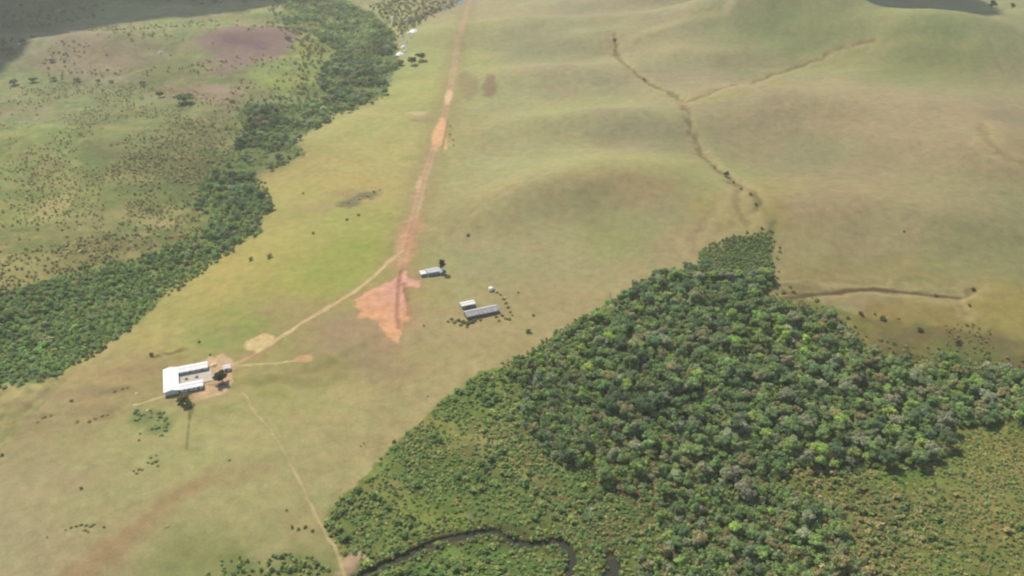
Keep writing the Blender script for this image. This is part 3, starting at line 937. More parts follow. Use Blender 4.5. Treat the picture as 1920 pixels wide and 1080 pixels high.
def fill(poly, spacing, above=0.0, jitter=0.42, keep=None, seed=1):
    """points about `spacing` metres apart inside a photo outline laid on the ground"""
    w = PP(poly, above)
    rg = np.random.default_rng(seed)
    x0, y0 = w.min(0); x1, y1 = w.max(0)
    gx, gy = np.meshgrid(np.arange(x0, x1, spacing), np.arange(y0, y1, spacing * 0.9))
    gx = gx + (np.arange(gx.shape[0]) % 2)[:, None] * spacing / 2
    gx = (gx + rg.uniform(-jitter, jitter, gx.shape) * spacing).ravel()
    gy = (gy + rg.uniform(-jitter, jitter, gy.shape) * spacing).ravel()
    wx = gx + fbm(gx, gy, 18, 201, 3) * 5
    wy = gy + fbm(gx, gy, 18, 202, 3) * 6
    m = inside(wx, wy, w)
    gx, gy = gx[m], gy[m]
    if keep is not None:
        k = rg.random(len(gx)) < keep(gx, gy)
        gx, gy = gx[k], gy[k]
    return gx, gy


def off_lines(x, y, gap):
    qx, qy = P(np.array(652), np.array(1064))
    ok = np.hypot(x - qx, (y - qy) * 0.8) > 5.5 + 2 * gap * 0.5
    for pts, w in ((CREEK0, 1.9 + gap * 0.4), (CREEK20, 3 + gap * 0.4), (PP(FOOT_PX), 0.8 + gap * 0.6), (RUNWAY, 9 + gap)):
        d, _ = seg_dist(x, y, pts)
        ok &= d > w
    return ok


# colour families of crowns: sunlit look, share
FAM = {
    'mid green': (110, 128, 82), 'bright yellow-green': (128, 146, 82), 'dark green': (94, 112, 80),
    'grey-green': (126, 132, 106), 'olive brown': (130, 126, 92),
}
FNAMES = list(FAM)


def fam_colors(n, probs, rg, bright=1.0):
    f = rg.choice(len(FNAMES), n, p=probs)
    base = np.stack([lin(FAM[k]) / K_LIGHT for k in FNAMES])[f]
    base = base * (rg.uniform(0.82, 1.18, (n, 1)) * bright) * rg.uniform(0.93, 1.07, (n, 3))
    return f, base * np.array([3.05, 3.1, 3.15])


FOREST_PX = [(1098, 590), (1150, 560), (1190, 528), (1240, 510), (1290, 500), (1330, 500), (1440, 520), (1432, 560), (1520, 575), (1580, 600), (1610, 640), (1650, 680), (1760, 672), (1860, 685), (1960, 700), (2160, 720),
             (2160, 860), (1960, 800), (1850, 780), (1800, 800), (1750, 850), (1700, 865), (1640, 855), (1590, 865), (1500, 880), (1470, 900), (1560, 950), (1600, 1020), (1620, 1110), (1180, 1110), (1190, 1030), (1260, 990),
             (1230, 950), (1180, 915), (1110, 880), (1050, 850), (1000, 820), (985, 780), (980, 720), (958, 692), (1020, 652), (1060, 622)]
rgF = np.random.default_rng(21)


def keep_forest(x, y):
    px, py, _ = to_px(x, y, 0 * x)
    k = 0.97 - 0.25 * (fbm(x, y, 40, 211, 3) > 0.45)
    # thinner towards the bottom of the picture and in the brown scrub
    k = np.where((py > 880) & (px < 1400), 0.72 * k, k)
    k = np.where((py > 860) & (px > 1440), 0.38 * k, k)
    k = np.where((px > 1130) & (px < 1240) & (py > 880) & (py < 935), 0.15, k)
    return k


fx, fy = fill(FOREST_PX, 4.9, 4.0, keep=keep_forest, seed=31)
ok = off_lines(fx, fy, 2.0)
fx, fy = fx[ok], fy[ok]
fz = height(fx, fy)
fs = (0.42 + 0.80 * rgF.random(len(fx)) ** 1.9) * (1 + 0.18 * fbm(fx, fy, 30, 214, 2))
ppx, ppy, pdep = to_px(fx, fy, fz + 6)
fs *= np.where((ppx < 1120) & (ppy < 880), 0.78, 1.0) * np.where((ppy > 930), 0.80, 1.0)
ff, fc = fam_colors(len(fx), [0.46, 0.10, 0.20, 0.15, 0.09], rgF)
yellowish = sstep(0.1, 0.7, fbm(fx, fy, 50, 217, 3))
fc = fc * (1 + 0.12 * yellowish[:, None] * np.array([1.3, 0.9, -0.4]))
fc *= 1 + 0.16 * fbm(fx, fy, 35, 218, 3)[:, None]
fc *= np.where(((ppx > 1480) & (ppx < 1600) & (ppy > 620) & (ppy < 800))[:, None], 1.1, 1.0)
fv = rgF.integers(0, len(VAR), len(fx))
fr = rgF.uniform(0, 2 * math.pi, len(fx))

# -- the ones that show largest are trees of their own
in_view = (ppx > 8) & (ppx < 1912) & (ppy > 0) & (ppy < 1072)
appear = np.where(in_view, fs * np.array([s[0] for s in spec])[fv] / pdep, -1)
order = np.argsort(-appear)
N_OWN = 288
own = order[:N_OWN]
rest = np.setdiff1d(np.arange(len(fx)), own)


def tree_copy(name, vi, x, y, z, s, rot, col, label, group, cat='tree', sz=None):
    root = bpy.data.objects.new(name, None)
    root.empty_display_size = 1
    COL.objects.link(root)
    root.location = (x, y, z)
    root.rotation_euler = (0, 0, rot)
    root.scale = (s, s, s * (sz or 1))
    t = link('trunk', VAR[vi][3], root)
    cr = link('crown', VAR[vi][2], root)
    cr.color = (float(col[0]), float(col[1]), float(col[2]), 1)
    tag(root, label, cat, group)
    return root


PLACE = [
    ('in the wood beside the winding creek', lambda px, py: py > 960 and px < 1300),
    ('along the western edge of the thick wood', lambda px, py: px < 1200 and py <= 960),
    ('in the brown scrub at the south-east of the wood', lambda px, py: px > 1460 and py > 880),
    ('in the closed canopy of the thick wood', lambda px, py: True),
]
SHAPE = {'mid green': 'rounded mid green tree', 'bright yellow-green': 'bright yellow-green leafy tree', 'dark green': 'dark green dense tree',
         'grey-green': 'dull grey-green tree', 'olive brown': 'thin olive brown tree'}
for i in own:
    fam = FNAMES[ff[i]]
    where = next(w for w, t in PLACE if t(ppx[i], ppy[i]))
    lab = SHAPE[fam] + ' ' + where
    tree_copy('broadleaf_tree', int(fv[i]), float(fx[i]), float(fy[i]), float(fz[i]), float(fs[i]), float(fr[i]), fc[i], lab, SHAPE[fam].replace(' tree', ' trees') + ' ' + where)


def mass(name, items, label=None, cat=None):
    """items: list of (verts, quads, x, y, z, scale, rot, colour) -> one object"""
    Vs, Fs, Cs, off = [], [], [], 0
    for v, f, x, y, z, s, r_, col in items:
        c_, s_ = math.cos(r_), math.sin(r_)
        q = np.empty_like(v)
        q[:, 0] = (v[:, 0] * c_ - v[:, 1] * s_) * s + x
        q[:, 1] = (v[:, 0] * s_ + v[:, 1] * c_) * s + y
        q[:, 2] = v[:, 2] * s + z
        Vs.append(q.astype(np.float32)); Fs.append(f + off); off += len(v)
        Cs.append(np.repeat(np.asarray(col, np.float32)[None, :], len(v), 0))
    me = mesh_from(name, np.concatenate(Vs), np.concatenate(Fs), MAT_LEAF_MASS, False, np.concatenate(Cs))
    o = link(name, me)
    tag(o, label, cat, kind='stuff')
    return o


items = [(VAR[fv[i]][0], VAR[fv[i]][1], fx[i], fy[i], fz[i], fs[i], fr[i], fc[i]) for i in rest]
ux, uy = fill(FOREST_PX, 3.3, 1.5, seed=33, keep=lambda x, y: 0.9 + 0 * x)
ok = off_lines(ux, uy, 1.0)
ux, uy = ux[ok], uy[ok]
uz_ = height(ux, uy)
uf, uc = fam_colors(len(ux), [0.46, 0.14, 0.14, 0.14, 0.12], rgF, 1.0)
for i in range(len(ux)):
    v = VAR[rgF.integers(0, len(VAR))]
    n4 = (len(v[0]) // 12) * 4
    items.append((v[0][:n4], v[1][:n4 // 4], ux[i], uy[i], uz_[i] - 1.0, rgF.uniform(0.36, 0.62), rgF.uniform(0, 6.28), uc[i]))
mass('forest', items, 'thick green wood filling the valley at the lower right', 'forest')
print('forest trees', len(fx))

# -- gallery wood along the river on the left
gx_, gy_ = fill(GALLERY_PX, 5.0, 3.0, seed=41, keep=lambda x, y: (0.93 - 0.85 * sstep(0.02, 0.32, fbm(x, y, 24, 221, 3))) * np.where(y < 480, 0.8, 1))
rgG = np.random.default_rng(43)
gzz = height(gx_, gy_)
gs = (0.38 + 0.55 * rgG.random(len(gx_)) ** 1.4) * (1 + 0.2 * fbm(gx_, gy_, 30, 224, 2))
gpx, gpy, gdep = to_px(gx_, gy_, gzz + 4)
gs *= np.where(gpy > 470, 0.72, 1.0) * np.where(gpy < 230, 1.2, 1.0)
gf, gc = fam_colors(len(gx_), [0.42, 0.06, 0.34, 0.13, 0.05], rgG, 0.92)
gc *= 1 + 0.30 * np.clip(fbm(gx_, gy_, 36, 228, 3), -0.8, 1.2)[:, None]
gc *= np.where((gpy > 440)[:, None], np.array([1.22, 1.26, 1.14]), np.array([1.06, 1.08, 1.12]))
mead = ((gpy < 105) & (gpx < 700)) | ((gpy > 190) & (gpy < 250) & (gpx > 520))
gc *= np.where(mead[:, None], np.array([1.14, 1.16, 1.08]), 1.0)
gs *= np.where(mead, 0.75, 1.0)
grass_like = sstep(0.2, 0.6, fbm(gx_, gy_, 40, 227, 3)) * (gpy > 430)
gc *= 1 + grass_like[:, None] * np.array([0.18, 0.25, 0.0])
items = []
for i in range(len(gx_)):
    v = VAR[rgG.integers(0, len(VAR))]
    items.append((v[0], v[1], gx_[i], gy_[i], gzz[i] - 1.2, gs[i], rgG.uniform(0, 6.28), gc[i]))
for i in range(0, 1):
    x, y = fill([(p[0], p[1]) for p in GALLERY_PX], 3.6, 1.0, seed=45, keep=lambda x, y: 0.85 - 0.6 * sstep(0.1, 0.4, fbm(x, y, 24, 221, 3)))
    z = height(x, y)
    _, uc = fam_colors(len(x), [0.5, 0.16, 0.12, 0.12, 0.10], rgG, 1.08)
    for q in range(len(x)):
        v = VAR[rgG.integers(0, len(VAR))]
        n4 = (len(v[0]) // 16) * 4
        items.append((v[0][:n4], v[1][:n4 // 4], x[q], y[q], z[q] - 1.3, rgG.uniform(0.32, 0.52), rgG.uniform(0, 6.28), uc[q]))
mass('gallery_forest', items, 'long dark green strip of woodland winding along the river', 'forest')
print('gallery trees', len(gx_))

# -- low growth
rgS = np.random.default_rng(51)
under = []


def scrub(poly, spacing, sz, colors, keep=None, seed=1, above=0.6, bright=1.0, flat=1.0):
    x, y = fill(poly, spacing, above, keep=keep, seed=seed)
    ok = off_lines(x, y, 0.6)
    x, y = x[ok], y[ok]
    z = height(x, y)
    cl = np.stack([lin(c) for c in colors]) / K_LIGHT * 2.2
    pk = rgS.integers(0, len(colors), len(x))
    for i in range(len(x)):
        v = SHRUB[rgS.integers(0, 4)]
        col = cl[pk[i]] * rgS.uniform(0.8, 1.2) * bright
        under.append((v[0] * np.array([1, 1, flat]), v[1], x[i], y[i], z[i] - 0.1, rgS.uniform(*sz), rgS.uniform(0, 6.28), col))


GREENS = [(110, 138, 80), (124, 146, 84), (140, 152, 94), (102, 130, 78), (150, 150, 98), (96, 122, 74)]
BROWNS = [(146, 142, 92), (156, 148, 100), (136, 136, 86), (128, 138, 80), (164, 152, 106)]
MARSH_W = [(625, 955), (640, 930), (690, 890), (733, 832), (797, 777), (856, 727), (905, 694), (960, 674), (985, 700), (990, 780), (1000, 825), (1060, 855), (1180, 915), (1260, 990), (1190, 1040), (1180, 1110), (690, 1110), (640, 1050), (620, 1000)]
scrub(MARSH_W, 1.75, (0.4, 1.3), GREENS, lambda x, y: 0.45 + 0.5 * sstep(-0.3, 0.3, fbm(x, y, 22, 231, 3)), 61, flat=0.8)
scrub([(955, 678), (1064, 612), (1110, 588), (1196, 530), (1292, 502), (1330, 470), (1340, 520), (1120, 640), (1010, 700)], 2.2, (0.7, 1.7), GREENS[:2] + GREENS[3:4] + GREENS[5:], lambda x, y: 0.6 + 0 * x, 62)
scrub([(1316, 482), (1322, 462), (1338, 452), (1352, 456), (1372, 440), (1396, 444), (1412, 434), (1434, 440), (1450, 427), (1450, 452), (1438, 470), (1448, 500), (1436, 530), (1400, 530), (1330, 500)], 1.9, (0.7, 1.5), [(112, 132, 84), (124, 140, 88), (106, 124, 80), (134, 142, 92)], lambda x, y: 0.85 + 0 * x, 63, 1.2)
scrub([(1560, 590), (1700, 600), (1920, 620), (1960, 700), (1760, 680), (1650, 680)], 3.4, (0.4, 1.3), [(140, 130, 84), (150, 138, 90), (124, 126, 76), (132, 118, 80)], lambda x, y: 0.75 * sstep(-0.3, 0.3, fbm(x, y, 24, 253, 3)), 64)
scrub([(1460, 900), (1600, 860), (1760, 850), (1860, 780), (1960, 800), (2160, 850), (2160, 1140), (1600, 1110), (1560, 960)], 2.0, (0.45, 1.2), BROWNS + GREENS + GREENS, lambda x, y: 0.6 + 0.4 * (fbm(x, y, 25, 233, 3) > 0), 65, flat=0.9)
scrub([(1200, 900), (1300, 900), (1500, 900), (1600, 1000), (1620, 1110), (1190, 1110), (1190, 1030)], 3.2, (0.8, 1.9), GREENS + BROWNS[:2], lambda x, y: 0.7 + 0 * x, 66)
scrub([(320, 1110), (400, 1060), (470, 1040), (530, 1022), (570, 1030), (610, 1060), (640, 1110)], 2.3, (0.6, 1.7), GREENS, lambda x, y: 0.25 + 0.6 * (fbm(x, y, 14, 235, 3) > 0), 67)
scrub(MARSH_W, 5.5, (1.3, 2.9), [(100, 124, 72), (92, 114, 68), (120, 140, 78), (134, 146, 84)], lambda x, y: 0.9 * sstep(-0.1, 0.4, fbm(x, y, 22, 251, 3)), 81, flat=0.8)
scrub([(1460, 900), (1600, 860), (1760, 850), (1860, 780), (1960, 800), (2160, 850), (2160, 1140), (1600, 1110), (1560, 960)], 5.5, (1.2, 2.8), [(104, 122, 72), (120, 130, 78), (150, 142, 98), (96, 112, 68)], lambda x, y: 0.8 * sstep(0.0, 0.5, fbm(x, y, 24, 252, 3)), 82, flat=0.8)
scrub([(1500, 880), (1640, 870), (1700, 960), (1680, 1110), (1480, 1110)], 4.0, (1.0, 2.4), [(146, 136, 96), (156, 144, 106), (126, 126, 84), (112, 122, 76)], lambda x, y: 0.6 + 0 * x, 83)
scrub([(1300, 500), (1350, 445), (1452, 420), (1465, 470), (1460, 530), (1560, 570), (1640, 640), (1760, 655), (2160, 690), (2160, 720), (1750, 690), (1640, 680), (1560, 600), (1440, 550)], 4.6, (0.6, 1.8), [(120, 134, 80), (134, 138, 84), (140, 132, 86), (108, 124, 76)], lambda x, y: 0.55 + 0 * x, 84)
scrub([(545, -10), (520, 45), (580, 70), (620, 95), (590, 125), (570, 160), (610, 185), (540, 215), (455, 215), (430, 190), (560, 175), (560, 120), (500, 40), (525, -10)], 6.0, (1.2, 3.0), [(120, 134, 82), (108, 126, 78), (140, 144, 92)], lambda x, y: 0.5 + 0 * x, 85)
# left valley: bushes thinning out from the gallery wood
LV = [(158, 154, 106), (144, 146, 100), (170, 162, 118), (136, 142, 98), (182, 172, 128), (122, 132, 88)]
scrub([(-40, 600), (60, 530), (150, 505), (260, 480), (330, 455), (380, 410), (440, 290), (470, 240), (400, 225), (330, 225), (230, 260), (200, 330), (240, 400), (180, 440), (60, 460), (-40, 500)],
      2.6, (0.4, 1.6), LV, lambda x, y: 0.25 + 0.6 * sstep(-0.2, 0.4, fbm(x, y, 34, 237, 3)), 68, 1.0)
scrub([(-40, 510), (-40, 150), (300, 160), (480, 195), (440, 290), (330, 300), (200, 330), (200, 440)], 3.6, (0.3, 1.5), LV, lambda x, y: 0.65 * sstep(-0.15, 0.5, fbm(x, y, 48, 239, 4)) + 0.04, 69, 1.0)
scrub([(60, 130), (160, 50), (560, 20), (640, 90), (600, 160), (480, 190), (340, 165), (100, 150)], 8.0, (0.8, 2.6), LV[:4], lambda x, y: 0.6 * sstep(0.0, 0.5, fbm(x, y, 60, 240, 4)) + 0.03, 70, 1.0)
scrub([(-60, 150), (0, 105), (60, 68), (150, 35), (300, 12), (520, 2), (500, -40), (-200, -20)], 11.0, (1.5, 4.5), [(96, 110, 74), (110, 120, 80), (84, 100, 70)], lambda x, y: 0.6 * sstep(-0.2, 0.5, fbm(x, y, 80, 242, 4)), 74, 1.0)
scrub([(330, 455), (400, 400), (490, 330), (520, 380), (450, 450), (300, 560), (240, 625), (110, 710), (-40, 730), (-40, 560), (140, 505), (260, 478)], 3.4, (0.9, 1.9), GREENS[:2] + GREENS[3:4] + GREENS[5:], lambda x, y: 0.7 + 0 * x, 71, 1.0)
# creek banks, overgrown
for sd, (pts, w) in enumerate(((CREEK0, 2.4), (CREEK20, 3.6))):
    rg = np.random.default_rng(90 + sd)
    for k in range(len(pts) - 1):
        Lg = float(np.hypot(*(pts[k + 1] - pts[k])))
        d = (pts[k + 1] - pts[k]) / Lg
        nr = np.array([-d[1], d[0]])
        for q in range(int(Lg * 1.3)):
            side = rg.choice([-1, 1])
            p = pts[k] + d * rg.uniform(0, Lg) + nr * side * (w + rg.gamma(1.3, 0.9) - 0.4)
            if rg.random() < 0.35 and fbm(p[0:1], p[1:2], 12, 260, 2)[0] < 0: continue
            v = SHRUB[rg.integers(0, 4)]
            col = lin(GREENS[rg.integers(0, 6)]) / K_LIGHT * 2.1 * rg.uniform(0.75, 1.15)
            under.append((v[0], v[1], p[0], p[1], gz(p[0], p[1]) - 0.1, rg.uniform(0.5, 1.4), rg.uniform(0, 6.28), col))
# rushes along the top river
scrub([(690, 10), (760, -10), (860, -8), (850, 12), (800, 36), (760, 60), (745, 80), (738, 50)], 7.0, (1.6, 3.6), [(120, 126, 76), (140, 136, 88), (98, 112, 70)], lambda x, y: 0.7 + 0 * x, 72, 1.0)
print('scrub', len(under))
mass('undergrowth', under, 'low mixed scrub and rushes covering the marsh and valley floor', 'undergrowth')


# ------------------------------------------------------------ single trees and shrubs
def lone_tree(px, py, r_px, vi, col, label, sz=1.0, name='broadleaf_tree', hc=None):
    """px,py: centre of the crown in the photo; r_px its half-width"""
    sp = spec[vi]
    x, y = P(np.array(px), np.array(py), 5.0)
    dep = float(to_px(x, y, 5.0)[2])
    s = r_px * dep / F_PX / sp[0]
    x, y = P(np.array(px), np.array(py), (sp[2] + sp[1] * 0.5) * s * sz)
    x, y = float(x), float(y)
    return tree_copy(name, vi, x, y, gz(x, y) - 0.2, s, random.uniform(0, 6), lin(col) / K_LIGHT * 1.9, label, None, 'tree', sz)


lone_tree(414, 702, 14.5, 5, (70, 76, 58), 'large round very dark tree shading the yard right of the U-shaped building', 0.80)
lone_tree(346, 744, 13.5, 0, (112, 112, 76), 'round olive green tree in front of the U-shaped building', 0.75)
lone_tree(336, 748, 7.0, 3, (110, 112, 60), 'small olive tree touching the rounder tree in front of the U-shaped building', 0.7)
lone_tree(829, 494, 6.2, 1, (82, 82, 60), 'tall narrow dark tree at the end of the tin-roofed house by the airstrip', 1.9)
lone_tree(822, 501, 3.2, 3, (82, 88, 66), 'small dark tree pushing up behind the tin-roofed house by the airstrip', 1.3)
lone_tree(833, 509, 4.0, 3, (78, 86, 62), 'low dark tree at the foot of the tall narrow tree', 1.0)
lone_tree(789, 104, 10, 2, (92, 112, 64), 'dark green tree standing out of the gallery wood by the white rocks', 0.8)
lone_tree(772, 112, 9, 0, (88, 108, 62), 'dark green tree between the gallery wood and the tree by the white rocks', 0.8)
lone_tree(345, 183, 17, 2, (92, 116, 72), 'wide dark green tree alone in the left valley', 0.55)
lone_tree(298, 175, 8, 0, (110, 140, 84), 'small fresh green tree left of the wide valley tree', 0.7)
lone_tree(1860, 12, 6, 1, (74, 78, 50), 'taller dark tree of the pair on the far right hilltop', 1.2)
lone_tree(1898, 16, 5, 3, (80, 84, 54), 'shorter dark tree of the pair on the far right hilltop', 1.1)
lone_tree(1868, 8, 4, 3, (84, 88, 56), 'small dark tree just behind the taller hilltop tree', 1.0)
lone_tree(1362, 322, 6, 3, (104, 104, 62), 'small olive tree in the bend of the dry gully', 0.8)
for px, py, r_, c_, lb in [
    (145, 148, 9, (84, 96, 70), 'dark tree at the left end of the tree line in the left valley'),
    (183, 150, 6, (90, 102, 72), 'small dark tree second in the valley tree line'),
    (210, 152, 7, (86, 98, 68), 'dark tree in the middle of the valley tree line'),
    (268, 154, 8, (94, 110, 72), 'dark green tree at the right end of the valley tree line'),
    (24, 152, 12, (92, 100, 72), 'broad dark tree near the left edge below the cloud shadow'),
    (60, 148, 10, (92, 100, 74), 'dark tree right of the broad one near the left edge'),
    (100, 146, 9, (96, 104, 76), 'grey-green tree between the edge trees and the valley tree line'),
    (14, 92, 14, (80, 90, 66), 'large tree on the rim of the cloud shadow at far left'),
    (40, 76, 10, (80, 90, 66), 'middle tree on the rim of the cloud shadow at far left'),
    (62, 70, 8, (84, 94, 70), 'small tree on the rim of the cloud shadow beside the pale rock'),
    (96, 112, 8, (110, 112, 86), 'grey tree on the pink hillside at far left'),
]:
    lone_tree(px, py, r_ * 0.85, random.choice([0, 1, 3, 5]), tuple(v + 14 for v in c_), lb, 0.45)

_sh = {}


def shrub(px, py, r_px, col, label, group=None, h=0.9):
    x, y = P(np.array(px), np.array(py), 0.5)
    x, y = float(x), float(y)
    dep = float(to_px(x, y, 0.5)[2])
    s = r_px * 0.70 * dep / F_PX
    k = random.randrange(4)
    o = link('shrub', SHRUB[k][2], None, (x, y, gz(x, y) - 0.1))
    o.scale = (s, s, s * h)
    o.rotation_euler = (0, 0, random.uniform(0, 6.28))
    c = lin(col) / K_LIGHT * 2.8
    o.color = (c[0], c[1], c[2], 1)
    tag(o, label, 'shrub', group)
    return o


SINGLE_SHRUBS = [
    (152, 914, 5.5, (108, 112, 68), 'small dark shrub alone on the pale pasture left of the red soil band'),
    (195, 987, 4.0, (100, 106, 64), 'small round shrub just right of the dark shrub patch at lower left'),
    (88, 1006, 3, (118, 118, 78), 'tiny shrub below and left of the dark shrub patch at lower left'),
    (430, 862, 4, (116, 122, 76), 'tiny shrub above the end of the red soil band'),
    (5, 852, 6, (108, 102, 66), 'brown shrub cut by the left edge of the picture'),
    (133, 751, 5, (106, 106, 66), 'dark shrub on the pinkish ground at far left below the wood'),
    (260, 825, 3.5, (98, 100, 64), 'tiny dark shrub under the green garden patch'),
    (877, 441, 5.5, (112, 104, 68), 'small brown shrub alone above the tin-roofed house'),
    (972, 548, 4, (108, 102, 64), 'small shrub on the grass right of the white tank'),
    (990, 622, 9, (104, 106, 58), 'low dark shrub between the long shed and the wood edge'),
    (1000, 590, 5, (118, 108, 76), 'brown shrub on the grass right of the long shed'),
    (795, 610, 4, (116, 108, 60), 'small olive shrub left of the shrubs below the long shed'),
    (587, 437, 5, (104, 110, 62), 'lone dark shrub standing on the yellow slope'),
    (568, 362, 4, (118, 118, 70), 'tiny shrub high on the yellow slope'),
    (650, 412, 5, (118, 106, 70), 'left one of two brown shrubs below the rocky patch'),
    (672, 403, 5, (116, 104, 68), 'right one of two brown shrubs below the rocky patch'),
    (1695, 433, 4, (118, 106, 72), 'small dark shrub alone on the wide right slope'),
    (1825, 540, 8, (102, 82, 56), 'dark brown shrub at the right end of the dark gully'),
    (1818, 572, 6, (110, 94, 60), 'brown shrub just below the end of the dark gully'),
    (1755, 552, 6, (100, 84, 56), 'dark shrub in the dark gully near its bend'),
    (1655, 598, 11, (90, 104, 62), 'dark green shrub on the olive flat above the wood'),
    (1613, 588, 9, (112, 84, 62), 'reddish brown shrub on the olive flat above the wood'),
    (1725, 618, 10, (104, 92, 60), 'brown shrub on the olive flat right of the green one'),
    (1795, 642, 12, (92, 92, 60), 'dark shrub on the brown ground at the top of the right wood'),
    (1640, 588, 5, (120, 98, 66), 'small brown shrub between the reddish and the green shrub'),
    (1391, 352, 6, (112, 108, 62), 'shrub in the dry gully below the small olive tree'),
    (1408, 362, 6, (106, 100, 58), 'dark shrub at the lower bend of the dry gully'),
    (1376, 338, 5, (116, 116, 62), 'yellowish shrub beside the small olive tree in the gully'),
    (1340, 312, 4, (110, 104, 64), 'small shrub upstream in the dry gully'),
    (1418, 380, 5, (104, 90, 56), 'brown shrub at the foot of the dry gully'),
    (1208, 147, 5, (118, 108, 78), 'brown shrub in the far dry gully'),
    (1151, 72, 6, (124, 120, 84), 'shrub at the head of the far dry gully'),
    (470, 487, 8, (118, 118, 66), 'left one of two low shrubs on the yellow slope near the wood'),
    (505, 482, 9, (120, 112, 68), 'right one of two low shrubs on the yellow slope near the wood'),
    (283, 665, 8, (98, 86, 58), 'dark low shrub beside the brown scar above the U-shaped building'),
    (374, 640, 5, (120, 104, 66), 'small brown shrub between the scar and the bare plot'),
    (394, 664, 4, (110, 104, 70), 'small dark shrub just behind the bright heaps in the yard'),
    (683, 830, 3, (126, 124, 82), 'tiny shrub on the pasture near the marsh edge'),
    (676, 835, 3, (128, 124, 84), 'tinier shrub left of the one near the marsh edge'),
    (802, 742, 3, (120, 112, 76), 'tiny brown shrub on the pasture above the marsh corner'),
    (738, 828, 6, (92, 96, 58), 'dark shrub at the tip of the marsh edge'),
    (538, 955, 4, (124, 122, 80), 'tiny shrub left of the footpath'),
]
for a in SINGLE_SHRUBS:
    shrub(*a)


def cluster(points, cols, label, group, h=0.8):
    for (px, py, r_) in points:
        shrub(px + random.uniform(-1, 1), py, r_, random.choice(cols), label, group, h)


cluster([(122, 992, 4), (132, 988, 5), (142, 985, 6), (152, 983, 6), (162, 984, 6), (170, 986, 6), (176, 982, 5), (158, 993, 6), (166, 996, 5)], [(104, 112, 70), (112, 118, 76), (96, 106, 66)],
        'low dark shrub in the patch on the lower left pasture', 'shrubs of the lower left patch', 0.5)
cluster([(282, 857, 6), (290, 864, 7), (285, 868, 6), (276, 866, 5), (295, 872, 5), (292, 853, 4)], [(120, 122, 76), (110, 116, 70)], 'olive shrub of the upper small clump below the garden', 'shrubs of the upper small clump', 0.5)
cluster([(250, 882, 5), (258, 879, 6), (266, 880, 5), (255, 886, 5)], [(116, 118, 72), (106, 112, 68)], 'olive shrub of the lower small clump below the garden', 'shrubs of the lower small clump', 0.5)
gp = [(random.uniform(245, 315), random.uniform(768, 806), random.uniform(4, 8)) for _ in range(26)] + [(306, 772, 6), (302, 815, 6), (298, 800, 6), (262, 812, 5)]
cluster(gp, [(112, 132, 74), (100, 122, 68), (124, 138, 80), (92, 112, 64)], 'green garden shrub below the U-shaped building', 'garden shrubs', 0.6)
cluster([(846, 598, 6), (852, 604, 7), (860, 600, 8), (868, 603, 9), (876, 606, 9), (884, 604, 8), (864, 609, 6), (875, 612, 5), (840, 602, 5), (892, 600, 7), (900, 598, 6)], [(92, 98, 54), (108, 102, 56), (84, 96, 56), (116, 106, 62)],
        'dark low shrub on the near side of the long shed', 'shrubs below the long shed', 0.6)
cluster([(932, 548, 5), (938, 552, 5), (944, 560, 6), (948, 568, 6), (953, 576, 6), (956, 584, 5), (940, 590, 7), (948, 597, 6), (930, 593, 6), (954, 598, 7), (936, 600, 5), (926, 543, 5), (960, 590, 5)], [(112, 112, 68), (124, 118, 74), (100, 100, 60)],
        'olive shrub in the curved row running from the white tank past the long shed', 'curved row of shrubs', 0.6)
cluster([(608, 985, 8), (616, 992, 7), (622, 985, 9), (630, 1000, 8), (612, 975, 6), (548, 988, 6), (560, 990, 6), (572, 988, 6), (586, 994, 6), (618, 1004, 7)], [(104, 118, 68), (92, 106, 60), (120, 126, 76)],
        'green shrub beside the lower part of the footpath', 'shrubs by the footpath', 0.8)
cluster([(640, 386, 3), (652, 379, 5), (659, 381, 3), (674, 373, 5), (680, 366, 3), (690, 367, 5), (703, 359, 6), (630, 384, 3), (664, 369, 3), (712, 356, 4), (697, 372, 3)], [(128, 124, 96), (134, 128, 98), (118, 114, 86)],
        'grey-brown low shrub on the rocky patch left of the airstrip', 'shrubs on the rocky patch', 0.5)
cluster([(144, 790, 6), (166, 790, 7), (176, 783, 6), (192, 778, 6), (202, 776, 5), (82, 782, 7), (96, 778, 6), (70, 790, 5), (214, 732, 6), (228, 728, 6), (240, 726, 5)], [(112, 120, 74), (128, 122, 82), (120, 112, 78)],
        'low shrub scattered on the rough pasture at far left below the wood', 'scattered shrubs at far left', 0.5)
cluster([(844, 252, 3), (848, 262, 3), (851, 272, 3), (843, 236, 3)], [(104, 104, 62), (112, 110, 66)], 'small dark shrub beside the orange bare spot of the airstrip', 'shrubs beside the airstrip', 0.8)


# ------------------------------------------------------------ bleached dead trees
def dead_tree(px, py, h, label):
    rg = np.random.default_rng(int(px * 7 + py))
    x, y = P(np.array(px), np.array(py), 5)
    x, y = float(x), float(y)
    root = bpy.data.objects.new('dead_tree', None)
    COL.objects.link(root)
    root.location = (x, y, gz(x, y))
    ln = rg.normal(size=2) * 0.5
    v, f = tube([(0, 0, -0.5), (ln[0] * .5, ln[1] * .5, h * .5), (ln[0], ln[1], h)], [0.34, 0.26, 0.1], 6)
    link('trunk', mesh_from('trunk', v, f, MAT_DEAD, True), root)
    for k in range(6):
        a = rg.uniform(0, 6.28)
        z0 = h * rg.uniform(0.45, 0.9)
        l = h * rg.uniform(0.18, 0.32)
        s = (ln[0] * z0 / h, ln[1] * z0 / h, z0)
        v, f = tube([s, (s[0] + math.cos(a) * l * .5, s[1] + math.sin(a) * l * .5, z0 + l * .3), (s[0] + math.cos(a) * l, s[1] + math.sin(a) * l, z0 + l * .8)], [0.13, 0.09, 0.04], 5)
        link('branch', mesh_from('branch', v, f, MAT_DEAD, True), root)
    tag(root, label, 'dead tree')


